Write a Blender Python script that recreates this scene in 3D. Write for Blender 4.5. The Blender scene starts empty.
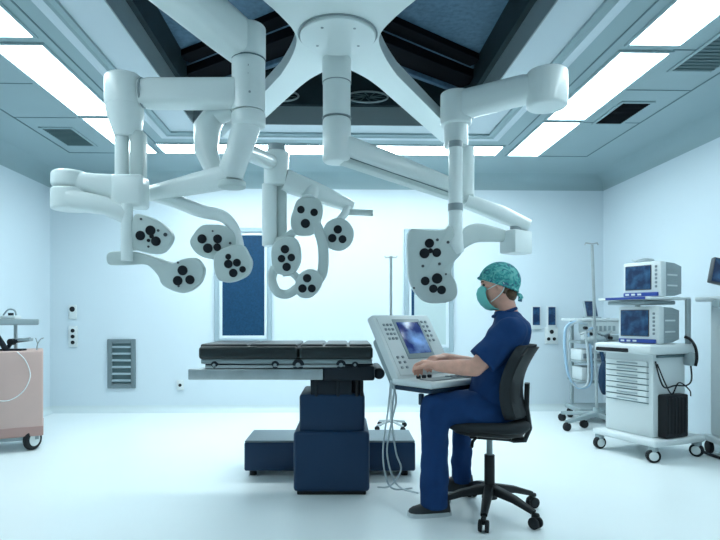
import bpy, bmesh, math, random
from mathutils import Vector, Matrix
random.seed(4)
PI = math.pi
COL = bpy.context.scene.collection

# ---------------------------------------------------------------- camera model
F, CX, CY, H = 565.0, 346.0, 317.0, 1.07
TH = math.radians(1.5)
FWD = Vector((math.sin(TH), math.cos(TH), 0)); RGT = Vector((math.cos(TH), -math.sin(TH), 0)); UP = Vector((0, 0, 1))
CAM = Vector((0, 0, H))
def ray(px, py): return FWD + RGT*((px-CX)/F) + UP*((CY-py)/F)
def P(px, py, d): return CAM + ray(px, py)*d
def W(r, d, z=0.0): return Vector((0, 0, z)) + FWD*d + RGT*r
def onY(px, py, Y): v = ray(px, py); return CAM + v*(Y/v.y)
def onZ(px, py, Z): v = ray(px, py); return CAM + v*((Z-H)/v.z)

# ---------------------------------------------------------------- materials
def mat(name, col, rough=0.5, metal=0.0, spec=0.5, noise=None, bump=None, coat=0.0, emit=None):
    m = bpy.data.materials.new(name); m.use_nodes = True
    nt = m.node_tree; b = nt.nodes['Principled BSDF']
    b.inputs['Base Color'].default_value = (*col, 1); b.inputs['Roughness'].default_value = rough
    b.inputs['Metallic'].default_value = metal; b.inputs['Specular IOR Level'].default_value = spec
    b.inputs['Coat Weight'].default_value = coat
    tc = nt.nodes.new('ShaderNodeTexCoord')
    if noise:
        sc, amt = noise
        n = nt.nodes.new('ShaderNodeTexNoise'); n.inputs['Scale'].default_value = sc; n.inputs['Detail'].default_value = 4
        nt.links.new(tc.outputs['Object'], n.inputs['Vector'])
        r = nt.nodes.new('ShaderNodeValToRGB')
        r.color_ramp.elements[0].position = .3; r.color_ramp.elements[1].position = .7
        r.color_ramp.elements[0].color = (*[max(0, c*(1-amt)) for c in col], 1)
        r.color_ramp.elements[1].color = (*[min(1, c*(1+amt)) for c in col], 1)
        nt.links.new(n.outputs['Fac'], r.inputs['Fac']); nt.links.new(r.outputs['Color'], b.inputs['Base Color'])
    if bump:
        sc, st = bump
        n = nt.nodes.new('ShaderNodeTexNoise'); n.inputs['Scale'].default_value = sc; n.inputs['Detail'].default_value = 3
        nt.links.new(tc.outputs['Object'], n.inputs['Vector'])
        bp = nt.nodes.new('ShaderNodeBump'); bp.inputs['Strength'].default_value = st; bp.inputs['Distance'].default_value = .01
        nt.links.new(n.outputs['Fac'], bp.inputs['Height']); nt.links.new(bp.outputs['Normal'], b.inputs['Normal'])
    if emit:
        b.inputs['Emission Color'].default_value = (*emit[0], 1); b.inputs['Emission Strength'].default_value = emit[1]
    return m
def srgb(r, g, b): return tuple(((c/255)/12.92 if c <= 10 else ((c/255+.055)/1.055)**2.4) for c in (r, g, b))
M = {}
M['wall'] = mat('wall_panel', (.60, .695, .75), .42, noise=(1.2, .015))
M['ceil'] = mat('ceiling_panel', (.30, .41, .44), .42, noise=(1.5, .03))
M['canopy'] = mat('canopy_panel', (.58, .66, .71), .38)  # paler than the ceiling: the light this ring catches is put into its colour
M['floor'] = mat('floor_epoxy', (.78, .85, .86), .32, noise=(1.1, .02))
M['seam'] = mat('seam_grey', (.10, .17, .19), .6)
M['skirt'] = mat('skirting', (.58, .67, .69), .4)
M['rim'] = mat('recess_rim', (.26, .32, .34), .45)
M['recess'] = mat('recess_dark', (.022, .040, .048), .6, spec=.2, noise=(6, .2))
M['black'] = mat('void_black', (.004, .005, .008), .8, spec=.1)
M['blue_panel'] = mat('recess_blue_panel', (.11, .20, .29), .5, spec=.2, noise=(30, .2))
M['white'] = mat('lamp_enamel', (.78, .85, .845), .3, coat=.2)
M['white2'] = mat('lamp_shell', (.55, .63, .62), .45)
M['joint'] = mat('joint_grey', (.28, .34, .36), .4)
M['dark'] = mat('dark_rubber', (.010, .012, .015), .6, spec=.25)
M['lens'] = mat('lamp_lens', (.004, .006, .010), .35, spec=.3)
M['lensring'] = mat('lens_ring', (.05, .06, .07), .4)
M['navy'] = mat('navy_lacquer', (.008, .035, .085), .45, spec=.3, noise=(3, .08))
M['navyd'] = mat('navy_tray', (.010, .03, .06), .5, spec=.3)
M['basetop'] = mat('base_cover_steel', (.16, .21, .235), .4, metal=.2)
M['pad'] = mat('black_vinyl', (.010, .018, .020), .38, spec=.45, bump=(60, .06))
M['steel'] = mat('brushed_steel', (.42, .46, .47), .38, metal=.9, noise=(12, .08))
M['mech'] = mat('dark_mechanism', (.008, .014, .022), .5, spec=.3)
M['plastic'] = mat('equipment_plastic', (.62, .68, .69), .42)
M['plasticg'] = mat('equipment_grey', (.28, .35, .37), .45)
M['plasticb'] = mat('blue_label', srgb(24, 60, 140), .4)
M['key'] = mat('key_grey', (.20, .25, .28), .5)
M['glassblue'] = mat('window_blind_blue', (.007, .046, .105), .5, spec=.2, noise=(60, .2))
M['paleglass'] = mat('door_pale_pane', (.42, .53, .54), .4)
M['frame'] = mat('window_frame', (.33, .43, .48), .38, metal=.2)
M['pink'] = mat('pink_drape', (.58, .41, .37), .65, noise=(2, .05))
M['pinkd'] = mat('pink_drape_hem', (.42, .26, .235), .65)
M['skin'] = mat('skin', srgb(224, 168, 148), .5, noise=(25, .10))
M['hair'] = mat('hair', srgb(92, 72, 52), .7, noise=(60, .4))
M['scrub'] = mat('scrub_cotton', (.008, .042, .140), .85, spec=.2, noise=(9, .12), bump=(9, .9))
M['mask'] = mat('mask_fabric', (.16, .58, .54), .7, bump=(30, .2))
M['strap'] = mat('white_strap', (.8, .84, .84), .6)
M['shoe'] = mat('shoe_black', (.012, .016, .02), .5)
M['sole'] = mat('shoe_sole', (.55, .6, .62), .5)
M['chairf'] = mat('chair_plastic', (.010, .012, .014), .5, spec=.3)
M['chairpad'] = mat('chair_upholstery', (.026, .031, .035), .8, spec=.2, bump=(90, .15))
M['vent'] = mat('vent_teal', (.07, .13, .14), .5)
M['ventframe'] = mat('vent_frame_grey', (.14, .19, .21), .5)
M['eye'] = mat('eye_dark', (.02, .015, .012), .2)
M['cable_w'] = mat('cable_grey', (.45, .52, .55), .5)
M['hose'] = mat('hose_blue', (.32, .48, .62), .4)
M['amber'] = mat('eyepiece_amber', srgb(176, 120, 70), .5)

def screen_mat(name, base, hi, scale):
    m = bpy.data.materials.new(name); m.use_nodes = True; nt = m.node_tree; b = nt.nodes['Principled BSDF']
    tc = nt.nodes.new('ShaderNodeTexCoord'); n = nt.nodes.new('ShaderNodeTexNoise'); n.inputs['Scale'].default_value = scale; n.inputs['Detail'].default_value = 5
    r = nt.nodes.new('ShaderNodeValToRGB'); r.color_ramp.elements[0].color = (*base, 1); r.color_ramp.elements[1].color = (*hi, 1)
    r.color_ramp.elements[0].position = .45; r.color_ramp.elements[1].position = .75
    nt.links.new(tc.outputs['Object'], n.inputs['Vector']); nt.links.new(n.outputs['Fac'], r.inputs['Fac'])
    nt.links.new(r.outputs['Color'], b.inputs['Base Color']); nt.links.new(r.outputs['Color'], b.inputs['Emission Color'])
    b.inputs['Emission Strength'].default_value = .45; b.inputs['Roughness'].default_value = .2
    return m
M['screen'] = screen_mat('monitor_screen', srgb(10, 34, 66), srgb(40, 84, 120), 14)
M['scan'] = screen_mat('scan_screen', srgb(16, 34, 100), srgb(120, 158, 210), 9)
def cap_mat():
    m = bpy.data.materials.new('surgical_cap_print'); m.use_nodes = True; nt = m.node_tree; b = nt.nodes['Principled BSDF']
    tc = nt.nodes.new('ShaderNodeTexCoord'); v = nt.nodes.new('ShaderNodeTexNoise'); v.inputs['Scale'].default_value = 34; v.inputs['Distortion'].default_value = 1.5
    r = nt.nodes.new('ShaderNodeValToRGB'); e = r.color_ramp.elements
    e[0].position = .36; e[0].color = (*srgb(58, 92, 122), 1); e[1].position = .47; e[1].color = (*srgb(50, 150, 148), 1)
    x = e.new(.66); x.color = (*srgb(110, 185, 180), 1)
    nt.links.new(tc.outputs['Object'], v.inputs['Vector']); nt.links.new(v.outputs['Fac'], r.inputs['Fac']); nt.links.new(r.outputs['Color'], b.inputs['Base Color'])
    b.inputs['Roughness'].default_value = .8
    return m
M['cap'] = cap_mat()
M['light'] = mat('light_diffuser', (.9, .95, .95), .5, emit=((.80, .95, 1.0), 13.0))
M['light_strip'] = mat('light_strip_diffuser', (.9, .95, .95), .5, emit=((.82, .955, 1.0), 28.0))
M['light_dim'] = mat('light_dimmed_diffuser', (.9, .95, .95), .5, emit=((.78, .94, 1.0), 4.0))

# ---------------------------------------------------------------- objects
MX = {}
def tag(o, label=None, cat=None, group=None, kind=None):
    if label: o['label'] = label
    if cat: o['category'] = cat
    if group: o['group'] = group
    if kind: o['kind'] = kind
    return o
def thing(name, label, cat, loc, rz=0.0, group=None):
    o = bpy.data.objects.new(name, None); COL.objects.link(o)
    o.location = loc; o.rotation_euler = (0, 0, rz); o.empty_display_size = .1
    MX[o] = Matrix.Translation(Vector(loc)) @ Matrix.Rotation(rz, 4, 'Z')
    return tag(o, label, cat, group)
def obj(name, bm, m, parent=None, world=True, smooth=35):
    if parent is not None:
        mx = MX[parent]
        if world: bmesh.ops.transform(bm, matrix=mx.inverted(), verts=bm.verts)
    bmesh.ops.recalc_face_normals(bm, faces=bm.faces)
    me = bpy.data.meshes.new(name); bm.to_mesh(me); bm.free()
    for p in me.polygons: p.use_smooth = True
    if smooth is not None: me.set_sharp_from_angle(angle=math.radians(smooth))
    for x in (m if isinstance(m, (list, tuple)) else [m]): me.materials.append(x)
    o = bpy.data.objects.new(name, me); COL.objects.link(o)
    if parent is not None: o.parent = parent; MX[o] = MX[parent]
    else: MX[o] = Matrix.Identity(4)
    return o
def rebase(o):
    """put the origin of a one-mesh thing at its base centre"""
    me = o.data; vs = [v.co for v in me.vertices]
    c = Vector(((min(v.x for v in vs)+max(v.x for v in vs))/2, (min(v.y for v in vs)+max(v.y for v in vs))/2, min(v.z for v in vs)))
    me.transform(Matrix.Translation(-c)); o.location = c; MX[o] = Matrix.Translation(c)
    return o
def solo(name, bm, m, label, cat, group=None, smooth=35):
    return tag(rebase(obj(name, bm, m, smooth=smooth)), label, cat, group)
def struct(name, bm, m, parent=None, smooth=35):
    o = obj(name, bm, m, parent, smooth=smooth)
    if parent is None: o['kind'] = 'structure'
    return o

# ---------------------------------------------------------------- shapes
def B(): return bmesh.new()
def merge(dst, src):
    me = bpy.data.meshes.new('t'); src.to_mesh(me); src.free(); dst.from_mesh(me); bpy.data.meshes.remove(me)
def box(bm, lo, hi, bev=0.0, seg=2, mx=None):
    t = bmesh.new(); lo = Vector(lo); hi = Vector(hi)
    bmesh.ops.create_cube(t, size=1.0)
    s = hi-lo; c = (lo+hi)/2
    for v in t.verts: v.co = Vector((v.co.x*s.x, v.co.y*s.y, v.co.z*s.z))+c
    if bev > 0: bmesh.ops.bevel(t, geom=t.edges[:], offset=min(bev, .49*min(abs(s.x), abs(s.y), abs(s.z))), segments=seg, profile=.5, affect='EDGES')
    if mx: bmesh.ops.transform(t, matrix=mx, verts=t.verts)
    merge(bm, t)
def loft(bm, rings, caps=True, closed=False):
    vr = [[bm.verts.new(p) for p in r] for r in rings]
    n = len(vr[0]); k = len(vr)
    for i in range(k if closed else k-1):
        a, b = vr[i], vr[(i+1) % k]
        for j in range(n): bm.faces.new((a[j], a[(j+1) % n], b[(j+1) % n], b[j]))
    if caps and not closed: bm.faces.new(vr[0][::-1]); bm.faces.new(vr[-1])
def frames(pts, closed=False, up0=None):
    T = []; n = len(pts)
    for i in range(n):
        a = pts[(i-1) % n] if (closed or i > 0) else pts[i]; b = pts[(i+1) % n] if (closed or i < n-1) else pts[i]
        T.append((b-a).normalized())
    u = up0 if up0 else (Vector((0, 0, 1)) if abs(T[0].z) < .9 else Vector((0, 1, 0)))
    out = []
    for t in T:
        s = t.cross(u)
        if s.length < 1e-5: s = t.cross(Vector((1, 0, 0)))
        s.normalize(); u = s.cross(t).normalized(); out.append((s, u))
    return out
def tube(bm, pts, r, seg=12, closed=False, caps=True, flat=1.0, up0=None):
    pts = [Vector(p) for p in pts]; fr = frames(pts, closed, up0)
    rs = r if isinstance(r, (list, tuple)) else [r]*len(pts)
    loft(bm, [[p + s*(math.cos(2*PI*j/seg)*rr) + u*(math.sin(2*PI*j/seg)*rr*flat) for j in range(seg)] for p, (s, u), rr in zip(pts, fr, rs)], caps, closed)
def cyl(bm, a, b, r0, r1=None, seg=28, bev=0.0):
    a = Vector(a); b = Vector(b); r1 = r0 if r1 is None else r1
    if bev <= 0: tube(bm, [a, b], [r0, r1], seg); return
    L = (b-a).length; d = (b-a)/L; ps = []; rs = []
    for k in range(5):
        t = k/4*PI/2; ps.append(a+d*bev*(1-math.sin(t))*1.0 if False else a+d*(bev*(1-math.cos(t)))); rs.append(r0-bev+bev*math.sin(t))
    for k in range(5):
        t = (1-k/4)*PI/2; ps.append(b-d*(bev*(1-math.cos(t)))); rs.append(r1-bev+bev*math.sin(t))
    fr = frames([a, b]); s, u = fr[0]
    loft(bm, [[p+s*(math.cos(2*PI*j/seg)*rr)+u*(math.sin(2*PI*j/seg)*rr) for j in range(seg)] for p, rr in zip(ps, [max(x, 1e-4) for x in rs])])
def rrect(w, h, rad, n=4):
    out = []; rad = min(rad, w/2*.98, h/2*.98)
    for cx, cy, a0 in ((w/2-rad, h/2-rad, 0), (-w/2+rad, h/2-rad, 90), (-w/2+rad, -h/2+rad, 180), (w/2-rad, -h/2+rad, 270)):
        for k in range(n+1):
            a = math.radians(a0+90*k/n); out.append((cx+rad*math.cos(a), cy+rad*math.sin(a)))
    return out
def bar(bm, pts, sizes, rad=.03):
    """rounded-rectangle beam: sizes = (width, height) per point"""
    pts = [Vector(p) for p in pts]; fr = frames(pts)
    loft(bm, [[p+s*x+u*y for x, y in rrect(w, h, rad)] for p, (s, u), (w, h) in zip(pts, fr, sizes)])
def crom(pts, closed=True, n=5):
    out = []; k = len(pts)
    rng = range(k) if closed else range(k-1)
    for i in rng:
        p0 = pts[(i-1) % k] if closed or i > 0 else pts[i]; p1 = pts[i]; p2 = pts[(i+1) % k]; p3 = pts[(i+2) % k] if closed or i < k-2 else pts[i+1]
        for j in range(n):
            t = j/n
            out.append(.5*((2*p1)+(p2-p0)*t+(2*p0-5*p1+4*p2-p3)*t*t+(3*p1-p0-3*p2+p3)*t**3))
    if not closed: out.append(pts[-1])
    return out
def slab(bm, outline, n, thick, edge=.012):
    """plate with a rounded rim; outline = world points in one plane, n = normal towards the front"""
    c = sum(outline, Vector())/len(outline); rings = []
    for off, z in ((edge, 0), (edge*.3, -edge*.3), (0, -edge), (0, -thick+edge), (edge*.3, -thick+edge*.3), (edge, -thick)):
        rings.append([p+(c-p).normalized()*off+n*z for p in outline])
    loft(bm, rings)
def ball(bm, c, r, seg=20, mx=None):
    r = (r, r, r) if not isinstance(r, (tuple, list)) else r
    t = bmesh.new(); bmesh.ops.create_uvsphere(t, u_segments=seg, v_segments=seg//2+2, radius=1)
    m = Matrix.Translation(Vector(c)) @ (mx if mx else Matrix.Identity(4)) @ Matrix.Diagonal((*r, 1))
    bmesh.ops.transform(t, matrix=m, verts=t.verts); merge(bm, t)
def quadbox(bm, p0, ux, uy, n, thick):
    a = [p0, p0+ux, p0+ux+uy, p0+uy]
    loft(bm, [a, [p-n*thick for p in a]])

# ================================================================ THE ROOM
XL, XR, YB, YF, ZC = -3.15, 3.13, 6.42, -1.6, 2.68
b = B(); box(b, (XL-.1, YF-.1, -.1), (XR+.1, YB+.1, 0)); struct('floor', b, M['floor'])
def wall(name, lo, hi):
    b = B(); box(b, lo, hi); return struct(name, b, M['wall'])
wall('wall_left', (XL-.1, YF-.1, 0), (XL, YB+.1, 3.3)); wall('wall_right', (XR, YF-.1, 0), (XR+.1, YB+.1, 3.3))
wall('wall_back', (XL, YB, 0), (XR, YB+.1, 3.3)); wall('wall_front', (XL, YF-.1, 0), (XR, YF, 3.3))
# coved skirting
def cove(name, a, bb, inward, z0, dz, r, m):
    b = B(); a = Vector(a); bb = Vector(bb); inw = Vector(inward)
    prof = [(0, 0)]+[(r*(1-math.sin(t*PI/2/6)), r*(1-math.cos(t*PI/2/6))) for t in range(7)]
    loft(b, [[q+inw*x+Vector((0, 0, z0+dz*y)) for x, y in prof] for q in (a, bb)])
    return struct(name, b, m)
for nm, a, c, i in (('back', (XL, YB, 0), (XR, YB, 0), (0, -1, 0)), ('left', (XL, YF, 0), (XL, YB, 0), (1, 0, 0)), ('right', (XR, YF, 0), (XR, YB, 0), (-1, 0, 0))):
    cove('baseboard_'+nm, a, c, i, 0, 1, .075, M['skirt'])
for k, (a, c, i) in enumerate((((XL, YB, 0), (XR, YB, 0), (0, -1, 0)), ((XL, YF, 0), (XL, YB, 0), (1, 0, 0)), ((XR, YF, 0), (XR, YB, 0), (-1, 0, 0)))):
    cove('trim_%d' % (k+1), a, c, i, ZC, -1, .16, M['ceil'])
# ceiling around the recess
OX0, OX1, OY0, OY1 = -1.155, 1.155, 2.05, 4.74
b = B()
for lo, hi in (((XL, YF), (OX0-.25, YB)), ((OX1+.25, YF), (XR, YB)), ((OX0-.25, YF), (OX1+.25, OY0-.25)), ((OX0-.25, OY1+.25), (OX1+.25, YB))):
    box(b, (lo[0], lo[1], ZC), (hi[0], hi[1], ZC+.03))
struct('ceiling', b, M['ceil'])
# canopy frame: sloped lip and flat ring between the ceiling field and the opening
def ring(bm, r0, z0, r1, z1):
    a = [(OX0-r0, OY0-r0), (OX1+r0, OY0-r0), (OX1+r0, OY1+r0), (OX0-r0, OY1+r0)]
    c = [(OX0-r1, OY0-r1), (OX1+r1, OY0-r1), (OX1+r1, OY1+r1), (OX0-r1, OY1+r1)]
    va = [bm.verts.new((x, y, z0)) for x, y in a]; vc = [bm.verts.new((x, y, z1)) for x, y in c]
    for i in range(4): bm.faces.new((va[i], va[(i+1) % 4], vc[(i+1) % 4], vc[i]))
b = B(); prof = [(.37, ZC+.001), (.36, ZC-.012), (.33, ZC-.02), (.30, ZC-.012), (.27, ZC+.012), (.25, ZC+.018), (.0, ZC+.004)]
for i in (0, 3, 4): ring(b, *prof[i], *prof[i+1])
struct('trim_12', b, M['ceil'], smooth=25)
b = B()
for i in (1, 2, *range(5, len(prof)-1)): ring(b, *prof[i], *prof[i+1])  # bead strips share the paler canopy colour as a painted highlight
ring(b, .0, ZC+.004, .0, ZC+.05); ring(b, .0, ZC+.05, .37, ZC+.05); ring(b, .37, ZC+.05, .37, ZC+.001)
struct('trim_4', b, M['canopy'], smooth=25)
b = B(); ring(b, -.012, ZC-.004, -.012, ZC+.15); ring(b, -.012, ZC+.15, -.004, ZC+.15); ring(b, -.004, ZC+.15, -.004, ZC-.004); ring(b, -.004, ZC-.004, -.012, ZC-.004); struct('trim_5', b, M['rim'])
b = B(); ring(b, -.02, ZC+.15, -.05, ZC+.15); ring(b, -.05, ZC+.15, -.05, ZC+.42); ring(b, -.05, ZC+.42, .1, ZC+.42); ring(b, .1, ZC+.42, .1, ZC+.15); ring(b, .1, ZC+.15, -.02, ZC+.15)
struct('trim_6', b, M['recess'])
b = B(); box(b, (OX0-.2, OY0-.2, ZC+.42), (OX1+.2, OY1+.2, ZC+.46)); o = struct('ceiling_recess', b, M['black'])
# blue panels in the front half of the recess, with black chevron beams
ZR = ZC+.36
def chev(x, off=0.0): return 4.22-.74*(1.12-abs(x))+off
b = B()
for sgn in (-1, 1):
    pts = [Vector((sgn*1.12, OY0+.06, ZR)), Vector((sgn*1.12, chev(1.12), ZR)), Vector((0, chev(0), ZR)), Vector((0, OY0+.06, ZR))]
    loft(b, [pts, [p+Vector((0, 0, .02)) for p in pts]])
struct('trim_7', b, M['blue_panel'])
b = B()
for sgn in (-1, 1):
    bar(b, [Vector((sgn*1.10, chev(1.10, .15), ZR-.02)), Vector((0, chev(0, .15), ZR-.02))], [(.03, .05)]*2, .004)
    bar(b, [Vector((sgn*1.10, chev(1.10, .42), ZR-.12)), Vector((0, chev(0, .42), ZR-.12))], [(.04, .05)]*2, .004)
struct('trim_8', b, M['blue_panel'])
b = B()
for sgn in (-1, 1):
    bar(b, [Vector((sgn*1.10, chev(1.10, .06), ZR-.015)), Vector((0, chev(0, .06), ZR-.015))], [(.12, .06)]*2, .004)
    bar(b, [Vector((sgn*1.10, chev(1.10, .29), ZR-.05)), Vector((0, chev(0, .29), ZR-.05))], [(.22, .12)]*2, .004)
struct('trim_11', b, M['black'])
for x in (-.44, .30):  # reflections in the recess back wall, modelled as raised swirls
    t = thing('swirl_reflection', 'round dark swirl reflection modelled on recess back wall, %s the white centre column' % ('left of' if x < 0 else 'right of'), 'swirl reflection', (x, OY1-.06, ZC+.2), 0, 'recess swirl reflections')
    yy = OY1-.062; c = Vector((x, yy, ZC+.215)); b = B()
    tube(b, [c+Vector((math.cos(a)*.17, 0, math.sin(a)*.045)) for a in [2*PI*k/28 for k in range(28)]], .008, 6, closed=True); obj('ring', b, M['rim'], t)
    b = B()
    for k in range(10):
        a = 2*PI*k/10; bar(b, [c+Vector((math.cos(a)*.03, 0, math.sin(a)*.008)), c+Vector((math.cos(a+.5)*.15, 0, math.sin(a+.5)*.04))], [(.012, .006)]*2, .002)
    obj('swirl_bar', b, M['vent'], t)

# ceiling seams
b = B()
SX0, SX1, SY1 = -2.56, 2.56, 5.60
for lo, hi in (((SX0-.006, YF), (SX0+.006, SY1)), ((SX1-.006, YF), (SX1+.006, SY1)), ((SX0, SY1-.006), (-2.06, SY1+.006)), ((2.06, SY1-.006), (SX1, SY1+.006)),
               ((-1.63, YF), (-1.62, 5.24)), ((1.655, YF), (1.665, 5.24))):
    box(b, (lo[0], lo[1], ZC-.003), (hi[0], hi[1], ZC+.001))
for y in (0.8, 2.05, 3.35, 3.95, 4.62):
    for s in (-1, 1): box(b, (min(s*2.06, s*2.56), y-.004, ZC-.003), (max(s*2.06, s*2.56), y+.004, ZC+.001))
struct('trim_9', b, M['seam'])
# light panels
LP = []
for s in (-1, 1):
    for k, (y0, y1) in enumerate(((-1.4, -.25), (-.17, .98), (1.06, 2.2), (2.28, 3.28), (3.38, 4.54), (4.61, 5.57))):
        LP.append((-1.857 if s < 0 else 1.905, y0, y1, s, k))
def ceiling_light(x0, x1, y0, y1, label, group, m='light'):
    t = thing('ceiling_light', label, 'ceiling light', ((x0+x1)/2, (y0+y1)/2, ZC-.012), 0, group)
    b = B(); f = .022
    for lo, hi in (((x0-f, y0-f), (x0, y1+f)), ((x1, y0-f), (x1+f, y1+f)), ((x0, y0-f), (x1, y0)), ((x0, y1), (x1, y1+f))):
        box(b, (*lo, ZC-.012), (*hi, ZC+.005), .003, 1)
    obj('frame', b, M['ceil'], t)
    b = B(); box(b, (x0, y0, ZC-.006), (x1, y1, ZC+.004)); obj('diffuser', b, M[m], t)
nm = ['rearmost', 'second', 'third', 'fourth', 'fifth', 'last']
for x, y0, y1, s, k in LP:
    side = 'left' if s < 0 else 'right'
    lab = {5: 'short glowing ceiling panel at the %s end, nearest the back wall', 4: 'long glowing ceiling panel in %s row, next to the short end panel',
           3: 'long glowing ceiling panel cut by the top of the frame, in %s row'}.get(k, 'glowing ceiling panel of the %s row, overhead beside the camera')
    ceiling_light(x-.15, x+.15, y0, y1, lab % side, 'ceiling light panels', 'light' if k > 1 else 'light_dim')
ceiling_light(-1.62, 1.62, 5.28, 5.56, 'long narrow glowing ceiling strip running across in front of back wall', 'ceiling light panels', 'light_strip')
# vents
def ceil_vent(x0, x1, y0, y1, m, label, slats):
    t = thing('ceiling_vent', label, 'ceiling vent', ((x0+x1)/2, (y0+y1)/2, ZC-.01))
    b = B(); f = .025
    for lo, hi in (((x0-f, y0-f), (x0, y1+f)), ((x1, y0-f), (x1+f, y1+f)), ((x0, y0-f), (x1, y0)), ((x0, y1), (x1, y1+f))):
        box(b, (*lo, ZC-.01), (*hi, ZC+.002), .003, 1)
    obj('frame', b, M['ceil'], t)
    b = B(); box(b, (x0, y0, ZC-.004), (x1, y1, ZC+.002)); obj('grille', b, m, t)
    b = B(); n = slats
    for k in range(n):
        y = y0+(k+.5)*(y1-y0)/n; box(b, (x0, y-.006, ZC-.009), (x1, y+.006, ZC-.003))
    obj('slat', b, m, t)
p0, p1 = onZ(58, 128, ZC), onZ(82, 145, ZC); ceil_vent(-2.46, -2.22, p0.y, p1.y, M['vent'], 'teal slatted ceiling vent beside the left light row', 14)
p0, p1 = onZ(641, 102.5, ZC), onZ(612, 123, ZC); ceil_vent(2.19, 2.40, p0.y, p1.y, M['black'], 'black slatted ceiling vent beside the right light row', 16)
ceil_vent(2.22, 2.48, 2.55, 3.62, M['vent'], 'large grey blue ceiling vent at top right corner', 24)

# windows in the back wall
def window(n, px0, px1, py0, py1, glass):
    p0 = onY(px0, py0, YB); p1 = onY(px1, py1, YB); x0, x1, z1, z0 = p0.x, p1.x, p0.z, p1.z
    b = B(); f = .05
    for lo, hi in (((x0, z0), (x0+f, z1)), ((x1-f, z0), (x1, z1)), ((x0+f, z0), (x1-f, z0+f)), ((x0+f, z1-f), (x1-f, z1))):
        box(b, (lo[0], YB-.035, lo[1]), (hi[0], YB+.02, hi[1]), .006, 1)
    o = struct('window_%d' % n, b, M['frame'])
    b = B(); g = f+.035
    for lo, hi in (((x0+f, z0+f), (x0+g, z1-f)), ((x1-g, z0+f), (x1-f, z1-f)), ((x0+g, z0+f), (x1-g, z0+g)), ((x0+g, z1-g), (x1-g, z1-f))):
        box(b, (lo[0], YB-.02, lo[1]), (hi[0], YB+.01, hi[1]), .004, 1)
    obj('window_frame', b, M['wall'], o)
    b = B(); box(b, (x0+g, YB-.012, z0+g), (x1-g, YB+.005, z1-g)); obj('pane', b, glass, o)
    return x0, x1, z0, z1
window(1, 215, 272, 228, 343, M['glassblue'])
window(2, 404, 453, 229, 352, M['paleglass'])
b = B(); p0 = onY(409, 240, YB); p1 = onY(414, 345, YB); box(b, (p0.x, YB-.018, p1.z), (p1.x, YB-.008, p0.z)); struct('trim_10', b, M['glassblue'])

# wall fittings
def wall_vent():
    p0 = onY(108, 339, YB); p1 = onY(136, 388, YB)
    t = thing('wall_vent', 'grey slatted return air grille low on the back wall', 'wall vent', ((p0.x+p1.x)/2, YB, p1.z))
    f = .05; b = B()
    for lo, hi in (((p0.x, p1.z), (p0.x+f, p0.z)), ((p1.x-f, p1.z), (p1.x, p0.z)), ((p0.x+f, p1.z), (p1.x-f, p1.z+f)), ((p0.x+f, p0.z-f), (p1.x-f, p0.z))):
        box(b, (lo[0], YB-.025, lo[1]), (hi[0], YB, hi[1]), .005, 1)
    obj('frame', b, M['ventframe'], t)
    b = B(); box(b, (p0.x+f, YB-.004, p1.z+f), (p1.x-f, YB, p0.z-f)); obj('backing', b, M['vent'], t)
    n = 6; h = (p0.z-p1.z-2*f)/n; b = B()
    for k in range(n):
        z = p1.z+f+(k+.5)*h
        mx = Matrix.Translation((0, YB-.012, z)) @ Matrix.Rotation(math.radians(35), 4, 'X')
        box(b, (p0.x+f, -.018, -.004), (p1.x-f, .018, .004), 0, 1, mx)
    obj('slat', b, M['frame'], t)
wall_vent()
def wall_plate(px, py0, py1, w, label, holes, cat='wall socket', hm='dark'):
    p0 = onY(px, py0, YB); p1 = onY(px, py1, YB)
    t = thing('wall_plate', label, cat, (p0.x, YB, p1.z))
    b = B(); box(b, (p0.x-w/2, YB-.02, p1.z), (p0.x+w/2, YB, p0.z), .006); obj('plate', b, M['plastic'], t)
    for dx, fz, r in holes:
        b = B(); c = Vector((p0.x+dx, YB-.024, p1.z+(p0.z-p1.z)*fz)); cyl(b, c, c+Vector((0, .008, 0)), r, seg=14); obj('socket', b, M[hm], t)
wall_plate(73, 305, 319, .09, 'small white wall plate with one dark knob, upper of two', [(.0, .7, .03)], 'wall switch')
wall_plate(73.5, 326, 347, .10, 'tall white wall plate with three dark sockets in a column', [(0, .22, .022), (0, .5, .022), (0, .78, .022)])
wall_plate(180.5, 380, 390, .08, 'small white socket low on back wall under table end', [(.0, .5, .018)])
wall_plate(551, 327, 344, .15, 'white wall plate with dark outlets near the anaesthesia trolley', [(-.035, .3, .02), (.03, .3, .02), (0, .72, .024)])
for px, w in ((535.5, 'left, nearer the chair, of'), (551, 'right, above the outlet plate, of')):
    p0 = onY(px-4.5, 306, YB); p1 = onY(px+4.5, 325, YB)
    t = thing('wall_display', 'narrow dark wall display, the %s two' % w, 'wall display', ((p0.x+p1.x)/2, YB, p1.z), 0, 'wall displays')
    b = B(); box(b, (p0.x, YB-.025, p1.z-.05), (p1.x, YB, p0.z), .006); obj('housing', b, M['plastic'], t)
    b = B(); box(b, (p0.x+.012, YB-.03, p1.z+.0), (p1.x-.012, YB-.02, p0.z-.012)); obj('screen', b, M['screen'], t)

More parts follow.
